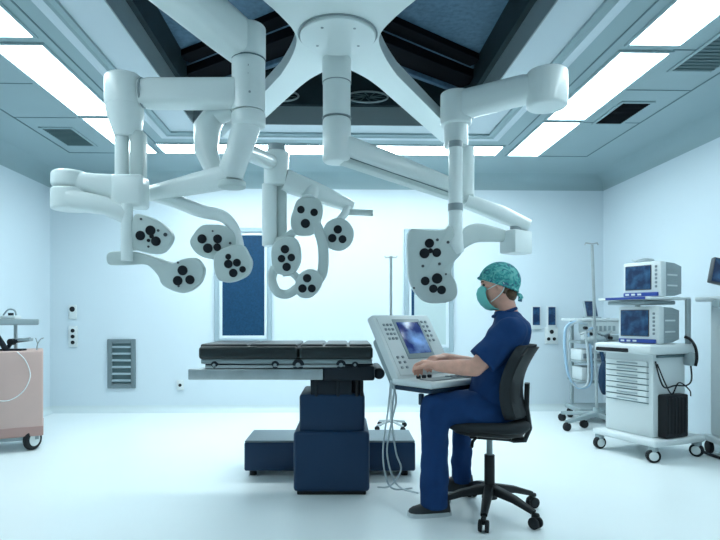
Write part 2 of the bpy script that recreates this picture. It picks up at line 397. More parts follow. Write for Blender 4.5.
# ================================================================ CEILING MOUNT
hub = W(-.045, 3.06, 2.60)
t = thing('ceiling_mount', 'white cross shaped ceiling mount with curved webs between four arms', 'ceiling mount', hub)
ZP = 2.60
def px_floor(px, py): v = onZ(px, py, ZP); return v
tips = [(W(.92, 4.92), 1), (W(-.98, 4.85), 1), (W(-.95, 1.75), 1), (W(.95, 1.75), 1)]
hc = Vector((hub.x, hub.y, 0)); order = [0, 1, 2, 3]
outl = []
for i in range(4):
    tip, _ = tips[i]; nxt, _ = tips[(i+1) % 4]
    d1 = (tip-hc).normalized(); d2 = (nxt-hc).normalized()
    n1 = Vector((-d1.y, d1.x, 0)); n2 = Vector((-d2.y, d2.x, 0)); w = .085
    a = tip+n1*w; e = nxt-n2*w
    m_ = (d1+d2).normalized(); wide = d1.dot(d2) < 0; mid = hc+m_*(.228 if wide else .40)
    outl.append(tip-n1*w)
    c1 = hc+d1*(.62 if wide else .75)+n1*(w+.004); c2 = hc+d2*(.62 if wide else .75)-n2*(w+.004)
    outl.append(a)
    seq = [c1, hc+d1*(.34 if wide else .55)+n1*(.125 if wide else .108), mid, hc+d2*(.34 if wide else .55)-n2*(.125 if wide else .108), c2]
    outl += crom(seq, closed=False, n=5)
b = B(); loft(b, [[Vector((p.x, p.y, ZP+z)) for p in outl] for z in (0, .085)]); obj('star_plate', b, M['white'], t, smooth=40)
b = B(); cyl(b, hc+Vector((0, 0, ZP-.022)), hc+Vector((0, 0, ZP)), .205, seg=56, bev=.006); obj('hub_disc', b, M['white'], t)
b = B(); tube(b, [hc+Vector((math.cos(a)*.212, math.sin(a)*.212, ZP-.003)) for a in [2*PI*k/48 for k in range(48)]], .005, 6, closed=True); obj('seam_ring', b, M['joint'], t)
for a in (-2.2, -.9, .6, 2.5):
    b = B(); c = hc+Vector((math.cos(a)*.14, math.sin(a)*.14, ZP-.024)); cyl(b, c, c+Vector((0, 0, .006)), .008, seg=10); obj('bolt', b, M['joint'], t)
b = B(); cyl(b, hc+Vector((0, 0, ZP)), hc+Vector((0, 0, ZC+.42)), .14, seg=40); obj('neck', b, M['joint'], t)

def zc(py, d): return P(0, py, d).z
# ================================================================ CENTRE COLUMN (B) with its spring arm
cB = W(-.055, 3.36)
t = thing('pendant_column', 'white centre column hanging from the ceiling mount with a sloping spring arm', 'ceiling pendant', (cB.x, cB.y, 1.96))
def V(c, z): return Vector((c.x, c.y, z))
z0, z1, z2, z3 = ZP, zc(83, 3.36), zc(118, 3.36), zc(163, 3.36)
b = B(); cyl(b, V(cB, z0), V(cB, z1), .086, seg=36); obj('upper_tube', b, M['white'], t)
b = B(); cyl(b, V(cB, z1-.004), V(cB, z2), .082, seg=36); obj('middle_tube', b, M['white'], t)
b = B(); cyl(b, V(cB, z2-.004), V(cB, z3), .084, seg=36, bev=.02); obj('lower_tube', b, M['white'], t)
for z in (z1, z2):
    b = B(); cyl(b, V(cB, z-.004), V(cB, z), .087, seg=36); obj('seam_ring', b, M['joint'], t)
e0, e1 = P(340, 146, 3.36), P(449, 186, 3.58)
b = B(); bar(b, [e0, e0.lerp(e1, .5), e1], [(.12, .135), (.11, .125), (.09, .10)], .03); arm = obj('spring_arm', b, M['white'], t)
b = B(); off = Vector((0, 0, -.065)); bar(b, [e0+off+(e1-e0)*.02, e1+off*.85], [(.09, .012), (.07, .012)], .004); obj('slot', b, M['seam'], arm)
b = B(); off = Vector((0, 0, -.085)); bar(b, [e0+off+(e1-e0)*.02, e1+off*.8], [(.10, .03), (.08, .03)], .012); obj('lower_cover', b, M['white2'], arm)

# ================================================================ LEFT COLUMN (A)
dA = 2.90; cA = W((248.5-CX)/F*dA, dA)
t = thing('pendant_column', 'white left column with long beam rising past the top of the frame', 'ceiling pendant', (cA.x, cA.y, 2.02))
zt = zc(18, dA-.088); zj = zc(60, dA); zb = zc(112, dA); zbb = zc(128, dA)
b = B(); cyl(b, V(cA, zj), V(cA, zt), .088, seg=40, bev=.012); obj('top_joint', b, M['white'], t)
b = B(); cyl(b, V(cA, zb), V(cA, zj), .085, seg=40); obj('column', b, M['white'], t)
b = B(); cyl(b, V(cA, zj-.006), V(cA, zj), .0885, seg=40); obj('seam_ring', b, M['seam'], t)
b = B(); cyl(b, V(cA, zbb), V(cA, zb), .087, seg=40, bev=.02); obj('lower_collar', b, M['white'], t)
for py, dx in ((72, .01), (80, .008), (98, .02), (110, -.005)):
    b = B(); c = V(cA, zc(py, dA))+RGT*dx-FWD*.084; cyl(b, c, c+FWD*.006, .006, seg=10); obj('bolt', b, M['joint'], t)
q0 = P(238, 40, 2.88); q1 = W(-1.02, 2.02, 2.575)
b = B(); bar(b, [q0+(q0-q1).normalized()*.05, q0.lerp(q1, .12), q1], [(.17, .2), (.17, .205), (.17, .18)], .05); obj('beam', b, M['white'], t)
q2 = q1+Vector((-.04, -.08, 0)); b = B(); cyl(b, V(q2, 2.42), V(q2, 2.7), .12, seg=36, bev=.02); obj('ceiling_joint', b, M['white'], t)

# ---------------- helpers for lamp heads
def head_plane(px, py, d, tilt, turn=0.0):
    c = P(px, py, d); n = -FWD
    n = Matrix.Rotation(math.radians(turn), 3, 'Z') @ n
    side = n.cross(UP).normalized()
    n = Matrix.Rotation(math.radians(tilt), 3, side) @ n
    return c, n.normalized()
def hit(px, py, c, n):
    v = ray(px, py); return CAM+v*((c-CAM).dot(n)/v.dot(n))
def lamp_head(parent, pts, bulbs, org, sc, d, tilt=-8, turn=0, thick=.06, dots=()):
    pp = [(org[0]+x/sc, org[1]+y/sc) for x, y in pts]
    cx = sum(x for x, _ in pp)/len(pp); cy = sum(y for _, y in pp)/len(pp)
    c, n = head_plane(cx, cy, d, tilt, turn)
    ol = crom([hit(x, y, c, n) for x, y in pp], True, 5)
    b = B(); slab(b, ol, n, thick, .012); h = obj('lamp_head', b, M['white2'], parent, smooth=30)
    for x, y, r in bulbs:
        q = hit(org[0]+x/sc, org[1]+y/sc, c, n); rr = r/sc*d/F
        b = B(); cyl(b, q-n*.004, q+n*.007, rr, seg=22, bev=.004); l = obj('lens', b, M['lens'], h)
    for x, y, r in dots:
        q = hit(org[0]+x/sc, org[1]+y/sc, c, n); rr = r/sc*d/F
        b = B(); cyl(b, q-n*.004, q+n*.005, rr, seg=12); obj('screw', b, M['lensring'], h)
    return h, c, n
S6 = (100, 200); s6 = 5.143

# ================================================================ LAMP 1 (left)
dD = 2.86; cD = W((124-CX)/F*dD, dD)
t = thing('surgical_lamp', 'leftmost surgical lamp on a folded arm with two petal heads of three lenses', 'surgical lamp', (cD.x, cD.y, 1.2), 0)
b = B(); cyl(b, V(cD, zc(108, dD)), V(cD, zc(68, dD-.094)), .094, seg=40, bev=.018); obj('joint', b, M['white'], t)
a0 = P(140, 94, dD); a1 = P(236, 94, dA)
b = B(); bar(b, [a0, a0.lerp(a1, .1), a1], [(.12, .118), (.13, .135), (.13, .14)], .03); arm1 = obj('upper_arm', b, M['white'], t)
for fr_ in (.5,):
    q = a0.lerp(a1, fr_)-FWD*.064+UP*.02; b = B(); cyl(b, q, q+FWD*.01, .008, seg=10); obj('bolt', b, M['joint'], arm1)
q = P(143, 93, dD-.0); b = B(); tube(b, [q+FWD*math.cos(a)*.068+UP*math.sin(a)*.07 for a in [2*PI*k/20 for k in range(20)]], .006, 6, closed=True); obj('seam_ring', b, M['joint'], t)
cE = W((123-CX)/F*dD, dD)
b = B(); tube(b, [V(cD, zc(106, dD)), V(cD, zc(116, dD))+RGT*.01, V(cE, zc(128, dD))+RGT*.02, V(cE, zc(137, dD))+RGT*.02], [.092, .09, .075, .06], 32); obj('funnel', b, M['white'], t)
pA = W((122-CX)/F*dD, dD); pB = W((138.5-CX)/F*dD, dD)
b = B(); cyl(b, V(pA, zc(180, dD)), V(pA, zc(134, dD)), .035, seg=24); obj('post', b, M['white'], t)
b = B(); box(b, (-.034, -.04, zc(178, dD)), (.034, .04, zc(132, dD)), .012, 2, Matrix.Translation(V(pB, 0))); obj('post_cover', b, M['white2'], t)
b = B(); mxr = Matrix.Translation(V(W((130-CX)/F*dD, dD), 0)); box(b, (-.08, -.06, zc(208, dD)), (.08, .07, zc(176, dD)), .02, 3, mxr); obj('arm_block', b, M['white'], t)
uL = P(68, 181, dD-.02); uR = P(122, 189, dD)
b = B(); bar(b, [uL-RGT*.0, uL.lerp(uR, .5), uR], [(.15, .088), (.12, .105), (.11, .14)], .04); obj('upper_arm_left', b, M['white'], t).name = 'fold_arm'
cL = W((70-CX)/F*(dD-.02), dD-.02)
b = B(); cyl(b, V(cL, zc(189, dD)), V(cL, zc(173, dD)), .088, seg=36, bev=.02); obj('elbow', b, M['white'], t)
b = B(); cyl(b, V(cL, zc(211, dD)), V(cL, zc(190, dD)), .09, seg=36, bev=.012); obj('elbow_base', b, M['white'], t)
l0 = P(72, 200, dD-.04); l1 = P(106, 206, dD-.05); l2 = P(126, 216, dD-.05)
b = B(); bar(b, [l0, l1, l2], [(.14, .10), (.10, .09), (.06, .075)], .035); obj('lower_arm', b, M['white'], t)
cT = W((127-CX)/F*(dD-.05), dD-.05)
b = B(); cyl(b, V(cT, zc(262, dD)), V(cT, zc(206, dD)), .029, seg=20); obj('drop_post', b, M['white'], t)
h1 = [(185, 72), (235, 80), (300, 110), (355, 155), (370, 195), (350, 240), (310, 275), (255, 275), (190, 260), (158, 250), (158, 160), (165, 95)]
lamp_head(t, h1, [(260, 157, 26), (208, 183, 25), (288, 212, 25), (250, 208, 9), (266, 186, 12)], S6, s6, dD-.06, -6, dots=[(300, 157, 7), (337, 178, 10), (212, 98, 6), (250, 240, 6)])
h2 = [(40, 270), (150, 264), (235, 280), (330, 312), (380, 322), (430, 302), (490, 300), (525, 338), (533, 372), (515, 425), (475, 462), (425, 480), (365, 465), (315, 435), (298, 395), (262, 352), (222, 328), (130, 332), (40, 330)]
lamp_head(t, h2, [(425, 362, 26), (400, 415, 25), (463, 410, 24)], S6, s6, dD-.03, -6, dots=[(402, 322, 6), (405, 443, 6)])

# ================================================================ LAMP 2 (left centre): elbow from column A, curved yoke, two heads
t = thing('surgical_lamp', 'second surgical lamp from the left, paired petal heads on a curved yoke', 'surgical lamp', V(cA, 1.3), 0)
g0 = P(247, 124, dA); g1 = P(231, 176, dA-.02); g4 = P(149, 194, 3.0)
b = B(); tube(b, [g0, g0.lerp(g1, .5), g1+UP*.02, g1-UP*.02], [.072, .066, .066, .06], 24); obj('down_arm', b, M['white'], t)
b = B(); bar(b, [g1, g1.lerp(g4, .35), g4], [(.12, .115), (.11, .105), (.08, .08)], .04); obj('sweep_arm', b, M['white'], t)
b = B(); tube(b, [P(214, 172, dA+.06), P(206, 150, dA+.09), P(207, 128, dA+.1), P(216, 114, dA+.1), P(234, 108, dA+.06)], [.045, .062, .072, .062, .05], 24); obj('elbow_shell', b, M['white'], t)
q = P(232, 184, dA-.03); b = B(); cyl(b, q-UP*.02, q+UP*.012, .07, seg=28, bev=.008); obj('elbow_cap', b, M['white2'], t)
yk = [P(150, 194, 3.0), P(175, 201, 3.0), P(201, 211, 3.02), P(222, 216, 3.06), P(234, 228, 3.08), P(239, 246, 3.08)]
b = B(); tube(b, crom(yk, False, 5), [.032+.004*math.sin(k*.2) for k in range(26)], 16); obj('yoke', b, M['white'], t)
h3 = [(520, 130), (585, 126), (640, 132), (690, 170), (700, 220), (690, 265), (645, 300), (590, 305), (530, 295), (485, 265), (460, 220), (475, 180)]
lamp_head(t, h3, [(525, 200, 24), (605, 200, 23), (555, 248, 25), (603, 243, 20)], S6, s6, 3.05, -5, dots=[(580, 160, 5), (670, 222, 7)])
h4 = [(170, 200), (215, 195), (236, 225), (245, 250), (235, 282), (208, 300), (175, 308), (142, 297), (130, 260), (135, 222)]
lamp_head(t, h4, [(175, 230, 9), (175, 252, 13), (201, 248, 12), (190, 279, 13), (218, 268, 10)], (170, 180), 3.0, 2.99, -5)

# ================================================================ LAMP 3 (centre)
dF = 3.5; cF = W((276.5-CX)/F*dF, dF)
t = thing('surgical_lamp', 'middle surgical lamp with four lens clusters joined by open loops', 'surgical lamp', V(cF, 1.2), 0)
b = B(); cyl(b, V(cF, zc(153, dF)), V(cF, zc(145, dF)), .055, seg=28, bev=.006); obj('cap', b, M['joint'], t)
b = B(); cyl(b, V(cF, zc(186, dF)), V(cF, zc(152, dF)), .078, seg=32, bev=.012); obj('joint', b, M['white'], t)
cf2 = W((269.5-CX)/F*dF, dF)
b = B(); cyl(b, V(cf2, zc(246, dF)), V(cf2, zc(184, dF)), .046, seg=24, bev=.006); obj('post', b, M['white'], t)
cf3 = W((281-CX)/F*dF, dF+.03)
b = B(); cyl(b, V(cf3, zc(238, dF)), V(cf3, zc(184, dF)), .033, seg=20); obj('side_tube', b, M['white2'], t)
b = B(); bar(b, [P(240, 150, 2.98), P(254, 155, 3.2), P(272, 163, 3.48)], [(.10, .085)]*3, .035); obj('link_arm', b, M['white'], t)
b = B(); bar(b, [P(284, 180, dF), P(320, 194, dF+.08), P(352, 207, dF+.14)], [(.11, .13), (.10, .11), (.08, .07)], .03); obj('spring_arm', b, M['white'], t)
b = B(); bar(b, [P(348, 212, dF+.1), P(373, 213, dF+.1)], [(.05, .035)]*2, .012); obj('arm_tip', b, M['white2'], t)
S7 = (240, 190); s7 = 4.693
lamp_head(t, [(270, 45), (320, 32), (375, 45), (388, 100), (372, 160), (345, 205), (300, 215), (255, 205), (236, 150), (250, 90)], [(286, 92, 18), (348, 105, 18), (307, 157, 22)], S7, s7, dF-.02, -6)
lamp_head(t, [(175, 235), (225, 216), (268, 235), (286, 290), (280, 350), (250, 390), (200, 400), (160, 380), (145, 320), (150, 265)], [(211, 278, 20), (195, 322, 18), (241, 317, 18), (219, 361, 20)], S7, s7, dF-.06, -6)
lamp_head(t, [(278, 395), (320, 370), (365, 382), (387, 420), (372, 470), (332, 505), (285, 505), (260, 475), (260, 430)], [(315, 414, 20), (293, 462, 20), (337, 462, 19)], S7, s7, dF-.04, -6)
lamp_head(t, [(460+75*math.cos(a), 208+78*math.sin(a)) for a in [2*PI*k/14 for k in range(14)]], [(459, 185, 20), (433, 226, 20), (481, 231, 19)], S7, s7, dF+.0, -6)
def p7(x, y, d): return P(S7[0]+x/s7, S7[1]+y/s7, d)
b = B(); tube(b, crom([p7(352, 150, dF), p7(385, 240, dF), p7(392, 320, dF), p7(385, 390, dF), p7(360, 430, dF)], False, 6), .033, 12, flat=.6, up0=-FWD); obj('loop', b, M['white2'], t)
b = B(); tube(b, crom([p7(165, 360, dF-.02), p7(150, 420, dF-.02), p7(175, 478, dF-.02), p7(225, 488, dF-.02), p7(275, 455, dF-.02)], False, 6), .028, 12, flat=.6, up0=-FWD); obj('loop', b, M['white2'], t)
b = B(); tube(b, crom([p7(200, 390, dF-.02), p7(245, 390, dF-.02), p7(275, 420, dF-.02)], False, 6), .022, 12, flat=.6, up0=-FWD); obj('loop', b, M['white2'], t)
b = B(); tube(b, crom([p7(250, 200, dF), p7(215, 225, dF-.02), p7(185, 240, dF-.02), p7(140, 240, dF)], False, 6), .026, 12, flat=.7, up0=-FWD); obj('loop', b, M['white2'], t)
b = B(); tube(b, [P(349, 207, dF+.12), P(343, 216, dF+.05), P(338, 222, dF+.03)], .025, 12); obj('hanger', b, M['white'], t)
b = B(); tube(b, [P(312, 190, dF+.05), P(309, 200, dF+.0)], .05, 16); obj('hanger', b, M['white'], t)

# ================================================================ RIGHT PENDANT (C, G) with instrument arm
dC = 3.47; dG = 3.05; cC = W((456-CX)/F*dC, dC); cG = W((547-CX)/F*dG, dG)
t = thing('pendant_column', 'white right column with a short elbow arm and a sloping arm ending in a box', 'ceiling pendant', V(cC, 1.7), 0)
b = B(); cyl(b, V(cG, zc(108, dG)), V(cG, zc(62.5, dG-.107)), .107, seg=40, bev=.016); obj('elbow', b, M['white'], t)
b = B(); cyl(b, V(cC, zc(126, dC)), V(cC, zc(87, dC-.095)), .095, seg=40, bev=.014); obj('top_joint', b, M['white'], t)
b = B(); bar(b, [P(541, 87, dG), P(524, 90, dG+.06), P(462, 105, dC-.02)], [(.13, .115), (.12, .15), (.12, .165)], .035); obj('elbow_arm', b, M['white'], t)
b = B(); tube(b, [V(cC, zc(108, dC))+FWD*.03, P(449, 116, 4.3)+UP*.0, P(447, 124, 4.75)], [.07, .055, .05], 18); obj('support_arm', b, M['white'], t)
b = B(); cyl(b, V(cC, zc(147, dC)), V(cC, zc(125, dC)), .074, seg=32); obj('collar', b, M['white'], t)
c2 = W((468.5-CX)/F*dC, dC+.03); b = B(); cyl(b, V(c2, zc(198, dC)), V(c2, zc(146, dC)), .042, seg=24); obj('side_tube', b, M['white'], t)
r0 = P(466, 201, dC); r1 = P(500, 214, dC+.0); r2 = P(528, 226, dC+.0)
b = B(); bar(b, [r0, r1, r2], [(.10, .085), (.10, .095), (.09, .075)], .03); obj('spring_arm', b, M['white'], t)
b = B(); bar(b, [P(462, 199, dC), P(472, 199, dC)], [(.09, .05)]*2, .012); obj('hinge', b, M['white2'], t)
cb = W((516-CX)/F*dC, dC); b = B(); box(b, (-.085, -.06, zc(254, dC)), (.085, .06, zc(231, dC)), .012, 2, Matrix.Translation(V(cb, 0)) @ Matrix.Rotation(math.radians(35), 4, 'Z')); obj('end_box', b, M['white'], t)
b = B(); cyl(b, V(cb, zc(232, dC)), V(cb, zc(221, dC)), .035, seg=20); obj('swivel', b, M['joint'], t)

# ================================================================ LAMP 4 (right)
dR = 3.36; cR = W((455.5-CX)/F*dR, dR)
t = thing('surgical_lamp', 'right surgical lamp, one tall plate with seven lenses beside the person', 'surgical lamp', V(cR, 1.2), 0)
b = B(); cyl(b, V(cR, zc(236, dR)), V(cR, zc(146, dR)), .041, seg=28); obj('post', b, M['white'], t)
b = B(); cyl(b, V(cR, zc(211, dR)), V(cR, zc(204, dR)), .045, seg=28); obj('collar', b, M['joint'], t)
b = B(); cyl(b, V(cR, zc(148, dR)), V(cR, zc(142, dR)), .043, seg=28); obj('seam_ring', b, M['joint'], t)
b = B(); bar(b, [V(cR, zc(150, dR)), V(cC, zc(142, dC))], [(.06, .06)]*2, .01); obj('bracket', b, M['white'], t)
b = B(); tube(b, [P(455.5, 233, dR), P(454, 244, dR), P(458, 254, dR)], [.045, .055, .04], 20); obj('knuckle', b, M['white'], t)
S8 = (400, 190)
h9 = [(45, 192), (130, 186), (205, 186), (235, 165), (262, 215), (292, 290), (258, 335), (244, 388), (268, 445), (266, 500), (222, 528), (130, 530), (78, 492), (44, 420), (36, 320)]
lamp_head(t, h9, [(138, 250, 22), (115, 297, 24), (172, 294, 21), (143, 285, 12), (118, 427, 21), (174, 415, 25), (156, 463, 20), (195, 469, 21)], S8, s7, dR-.03, -6, 0, .07, dots=[(175, 234, 7), (225, 245, 7), (107, 357, 7), (185, 347, 7), (215, 395, 5), (65, 460, 5)])
def p8(x, y, d): return P(S8[0]+x/s7, S8[1]+y/s7, d)
b = B(); bar(b, crom([p8(270, 262, dR), p8(310, 225, dR+.02), p8(350, 203, dR+.04), p8(410, 205, dR+.06), p8(490, 216, dR+.1)], False, 4), [(.05, .07+.045*math.sin(k/16*PI)) for k in range(17)], .02); obj('yoke', b, M['white2'], t)
b = B(); tube(b, [p8(490, 216, dR+.1), p8(530, 205, dC)], .03, 12); obj('yoke_hinge', b, M['white2'], t)

# ================================================================ OPERATING TABLE
t0 = W(-.35, 3.7); dT = 3.40
t = thing('operating_table', 'operating table with black sectioned pad on a stepped navy pedestal', 'operating table', t0, -TH)
# local frame: x right, y depth, origin at (r=-.35, d=3.7)
def tl(px, d): return (px-CX)/F*d+.35
def tz(py, d): return H+(CY-py)/F*d
x0, x1 = tl(198.5, dT), tl(373, dT)
zt, zb = tz(346.5, dT), tz(359.5, dT)
xm = tl(298.5, dT)
cuts = [x0, xm-.004, xm+.004, x1]
for i, (a, c) in enumerate(((x0, xm-.004), (xm+.004, x1))):
    b = B(); box(b, (a, -.31, zb), (c, .27, zt), .02, 4); pd = obj('pad', b, M['pad'], t, world=False)
    k = 2 if i == 0 else 3
    b = B(); w = (c-a)/k
    for j in range(k): box(b, (a+j*w+.006, -.285, zt-.012), (a+(j+1)*w-.006, .25, zt+.014), .012, 3)
    obj('cushion', b, M['plasticg'] if False else M['pad'], pd, world=False)
b = B(); box(b, (x0+.01, -.29, zb-.028), (x1-.005, .25, zb+.002), .008, 2); obj('cushion_tray', b, M['plasticg'], t, world=False)
b = B(); box(b, (x0+.03, -.26, tz(371, dT)), (x1, .22, zb-.026), .006, 1); obj('underframe', b, M['mech'], t, world=False)
xr = tl(188, dT)
b = B(); box(b, (xr, -.30, tz(380, dT)), (tl(323, dT), -.27, tz(369, dT)), .006, 2); obj('side_rail', b, M['steel'], t, world=False)
b = B(); box(b, (xr, .22, tz(380, dT)), (tl(323, dT), .25, tz(369, dT)), .006, 2); obj('side_rail', b, M['steel'], t, world=False)
b = B(); box(b, (xr, -.28, tz(379, dT)), (tl(300, dT), .24, tz(372, dT)), .006, 2); obj('slide_tray', b, M['steel'], t, world=False)
for px, r in ((214, .022), (275, .024), (298, .036), (341, .03), (355, .02)):
    b = B(); c = Vector((tl(px, dT), -.295, tz(365, dT))); cyl(b, c, c+Vector((0, .06, 0)), r, seg=20, bev=.005); k = obj('clamp', b, M['mech'], t, world=False)
    b = B(); cyl(b, c+Vector((0, -.012, 0)), c, r*.4, seg=14); obj('clamp_screw', b, M['joint'], k, world=False)
b = B(); bar(b, [Vector((tl(205, dT), -.285, tz(367, dT))), Vector((tl(345, dT), -.285, tz(366, dT)))], [(.02, .02)]*2, .006); obj('link_rod', b, M['steel'], t, world=False)
b = B(); box(b, (tl(323, dT), -.29, tz(381, dT)), (tl(375, dT), .24, tz(366, dT)), .015, 3); obj('back_mechanism', b, M['mech'], t, world=False)
b = B(); c = Vector((tl(380, dT), -.22, tz(375, dT))); cyl(b, c, c+Vector((0, .4, 0)), .035, seg=24, bev=.008); k = obj('pivot_roller', b, M['mech'], t, world=False)
b = B(); box(b, (tl(372, dT), -.2, tz(379, dT)), (tl(380, dT), .16, tz(371, dT)), .004, 1); obj('bracket', b, M['mech'], k, world=False)
b = B(); box(b, (tl(310, dT), -.27, tz(398, dT)), (tl(352, dT), .16, tz(378, dT)), .01, 2); obj('head_block', b, M['mech'], t, world=False)
for px in (316, 338, 357, 362):
    b = B(); box(b, (tl(px, dT)-.009, -.282, tz(397, dT)), (tl(px, dT)+.009, -.255, tz(381, dT)), .003, 1); obj('guide_post', b, M['mech'] if px < 350 else M['chairf'], t, world=False)
b = B(); box(b, (tl(352, dT), -.2, tz(398, dT)), (tl(363, dT), .1, tz(380, dT)), .006, 1); obj('side_block', b, M['mech'], t, world=False)
b = B(); box(b, (tl(299, dT), -.28, tz(436, dT)), (tl(365, dT), .16, tz(395, dT)), .018, 3); obj('upper_column', b, M['navy'], t, world=False)
b = B(); box(b, (tl(293.5, dT), -.315, .02), (tl(369.5, dT), .20, tz(431.5, dT)), .022, 3); obj('lower_column', b, M['navy'], t, world=False)
b = B(); box(b, (tl(297, dT), -.30, .0), (tl(366, dT), .18, .03), .004, 1); obj('plinth', b, M['dark'], t, world=False)
dB = 3.79
b = B(); box(b, (tl(244, dB), dB-3.7, .035), (tl(415.5, dB), dB-3.7+.38, tz(442.5, dB)), .012, 2); k = obj('base_box', b, M['navy'], t, world=False)
b = B(); box(b, (tl(244.5, dB), dB-3.7+.005, tz(443, dB)), (tl(415, dB), dB-3.7+.375, tz(440.8, dB)), .004, 1); obj('base_cover', b, M['basetop'], t, world=False)
for px in (252, 405):
    for yy in (.05, .36):
        b = B(); c = Vector((tl(px, dB), dB-3.7+yy, 0)); cyl(b, c, c+Vector((0, 0, .04)), .025, seg=14); obj('foot', b, M['dark'], t, world=False)

# ================================================================ CONTROL CONSOLE
Lr, Ld = .292, 3.10
ang = math.radians(40)
org = W(Lr, Ld)
t = thing('control_console', 'white control console with slanted panel and small blue screen before the seated person', 'control console', org, ang-TH)
# local: x along width, y = away from user, z up ; deck in y<0
Wd, Zd = .47, .73
b = B(); box(b, (-.012, -.245, Zd-.035), (Wd+.012, .05, Zd), .014, 3); obj('deck', b, M['plastic'], t, world=False)
b = B(); box(b, (.0, -.225, Zd-.062), (Wd, .04, Zd-.034), .012, 2); obj('tray', b, M['navyd'], t, world=False)
# slanted panel
hgt, lean = .345, .215
def pl(x, s, off=0.0):
    n = Vector((0, -hgt, lean)).normalized()
    return Vector((x, lean*s, Zd+hgt*s))+n*off
def pslab(bm, xa, xb, sa, sb, o0, o1, bev=.004):
    t_ = bmesh.new(); L = math.hypot(hgt, lean)
    box(t_, (xa, sa*L, o0), (xb, sb*L, o1), bev, 2)
    ux = Vector((1, 0, 0)); us = Vector((0, lean, hgt)).normalized(); n = ux.cross(us)
    mx = Matrix((( ux.x, us.x, n.x, 0), (ux.y, us.y, n.y, 0), (ux.z, us.z, n.z, Zd), (0, 0, 0, 1)))
    bmesh.ops.transform(bm if False else t_, matrix=mx, verts=t_.verts); merge(bm, t_)
b = B(); pslab(b, -.004, Wd+.012, -.02, 1.03, -.055, .0, .014); pn = obj('slanted_panel', b, M['plastic'], t, world=False)
b = B(); pslab(b, .02, Wd-.02, .04, .97, -.004, .004, .003); obj('fascia', b, M['plastic'], pn, world=False)
b = B(); pslab(b, .135, .365, .28, .94, .0, .009, .004); obj('screen_bezel', b, M['plasticg'], pn, world=False)
b = B(); pslab(b, .155, .345, .36, .88, .004, .011, .001); obj('screen', b, M['scan'], pn, world=False)
kb = []
for (xa, sa, nx, ns, dx, ds) in ((.045, .60, 3, 4, .028, .075), (.045, .14, 2, 3, .04, .08), (.375, .55, 2, 5, .034, .08), (.16, .09, 6, 2, .032, .07), (.37, .12, 3, 3, .027, .08)):
    for i in range(nx):
        for j in range(ns): kb.append((xa+i*dx, sa+j*ds))
for i, (x, s) in enumerate(kb):
    b = B(); pslab(b, x, x+.017, s, s+.038, .002, .010, .003); obj('key', b, M['key'] if i % 3 else M['plasticg'], pn, world=False)
for i in range(3):
    b = B(); c = Vector((.09+i*.045, -.06, Zd)); cyl(b, c, c+Vector((0, 0, .018)), .013, seg=16, bev=.004); obj('knob', b, M['mech'], t, world=False)
b = B(); box(b, (.05, -.2, Zd-.002), (.42, -.1, Zd+.006), .003, 1); obj('keypad', b, M['plasticg'], t, world=False)
for i in range(4):
    for j in range(2):
        b = B(); box(b, (.24+i*.042, -.185+j*.04, Zd+.004), (.27+i*.042, -.157+j*.04, Zd+.011), .003, 1); obj('key', b, M['key'], t, world=False)
b = B(); pslab(b, .03, Wd-.03, -.05, .75, -.12, -.05, .02); obj('rear_housing', b, M['plasticg'], t, world=False)
# post behind the person's shin
pw = W((436-CX)/F*3.28, 3.28)
b = B(); cyl(b, V(pw, .012), V(pw, Zd-.07), .022, seg=20); obj('post', b, M['plasticg'], t)
b = B(); cyl(b, V(pw, 0), V(pw, .02), .085, seg=32, bev=.006); obj('foot_plate', b, M['plasticg'], t)
b = B(); q = Vector((.035, -.13, Zd-.1)); box(b, q-Vector((.012, .012, .03)), q+Vector((.012, .012, .03)), .004, 1); obj('latch', b, M['navyd'], t, world=False)

# cables from the console to the floor
def cable(name, pts, r, m, label, n=8, cat='cable', group=None):
    b = B(); tube(b, crom([Vector(p) for p in pts], False, n), r, 8); return solo(name, b, M[m], label, cat, group, smooth=None)
dk = 3.22
cable('cable', [P(391, 381, 3.13), P(388, 410, dk), P(383, 450, dk), P(386, 478, dk), P(394, 489, dk), P(412, 488, dk+.12)], .005, 'cable_w', 'pale cable hanging from console, the leftmost of the strands')
cable('cable', [P(393, 382, 3.13), P(396, 400, dk), P(391, 425, dk), P(387, 452, dk+.02), P(393, 478, dk+.02), P(402, 488.5, dk), P(418, 493, 3.05)], .005, 'cable_w', 'pale cable hanging from console and curling onto the floor near the shoe')
cable('cable', [P(395, 382, 3.15), P(392, 420, dk+.04), P(396, 452, dk+.04), P(401, 470, dk+.04), P(390, 486, dk+.06), P(378, 487, dk+.2)], .005, 'cable_w', 'pale cable crossing over the others before the navy base box')

# slim infusion pole by the back wall, behind the console
pv = W((391-CX)/F*5.4, 5.4)
t = thing('infusion_pole', 'slim pale infusion pole with T hook top behind the console', 'infusion stand', pv)
b = B(); cyl(b, V(pv, .06), V(pv, zc(256, 5.4)), .013, seg=12); obj('pole', b, M['steel'], t)
b = B(); tube(b, [V(pv, zc(257, 5.4))+RGT*x+UP*z for x, z in ((-.06, .01), (-.05, -.005), (0, 0), (.05, -.005), (.06, .01))], .007, 8); obj('hook', b, M['steel'], t)
for k in range(4):
    a = k*PI/2+.6; e = V(pv, .05)+Vector((math.cos(a)*.17, math.sin(a)*.17, 0))
    b = B(); tube(b, [V(pv, .08), e], .012, 8); obj('leg', b, M['steel'], t)
    b = B(); cyl(b, e+Vector((0, -.01, -.026)), e+Vector((0, .01, -.026)), .024, seg=14); obj('caster', b, M['dark'], t)

# ================================================================ OFFICE CHAIR
dH = 3.08; ch = W((489.5-CX)/F*dH, dH)
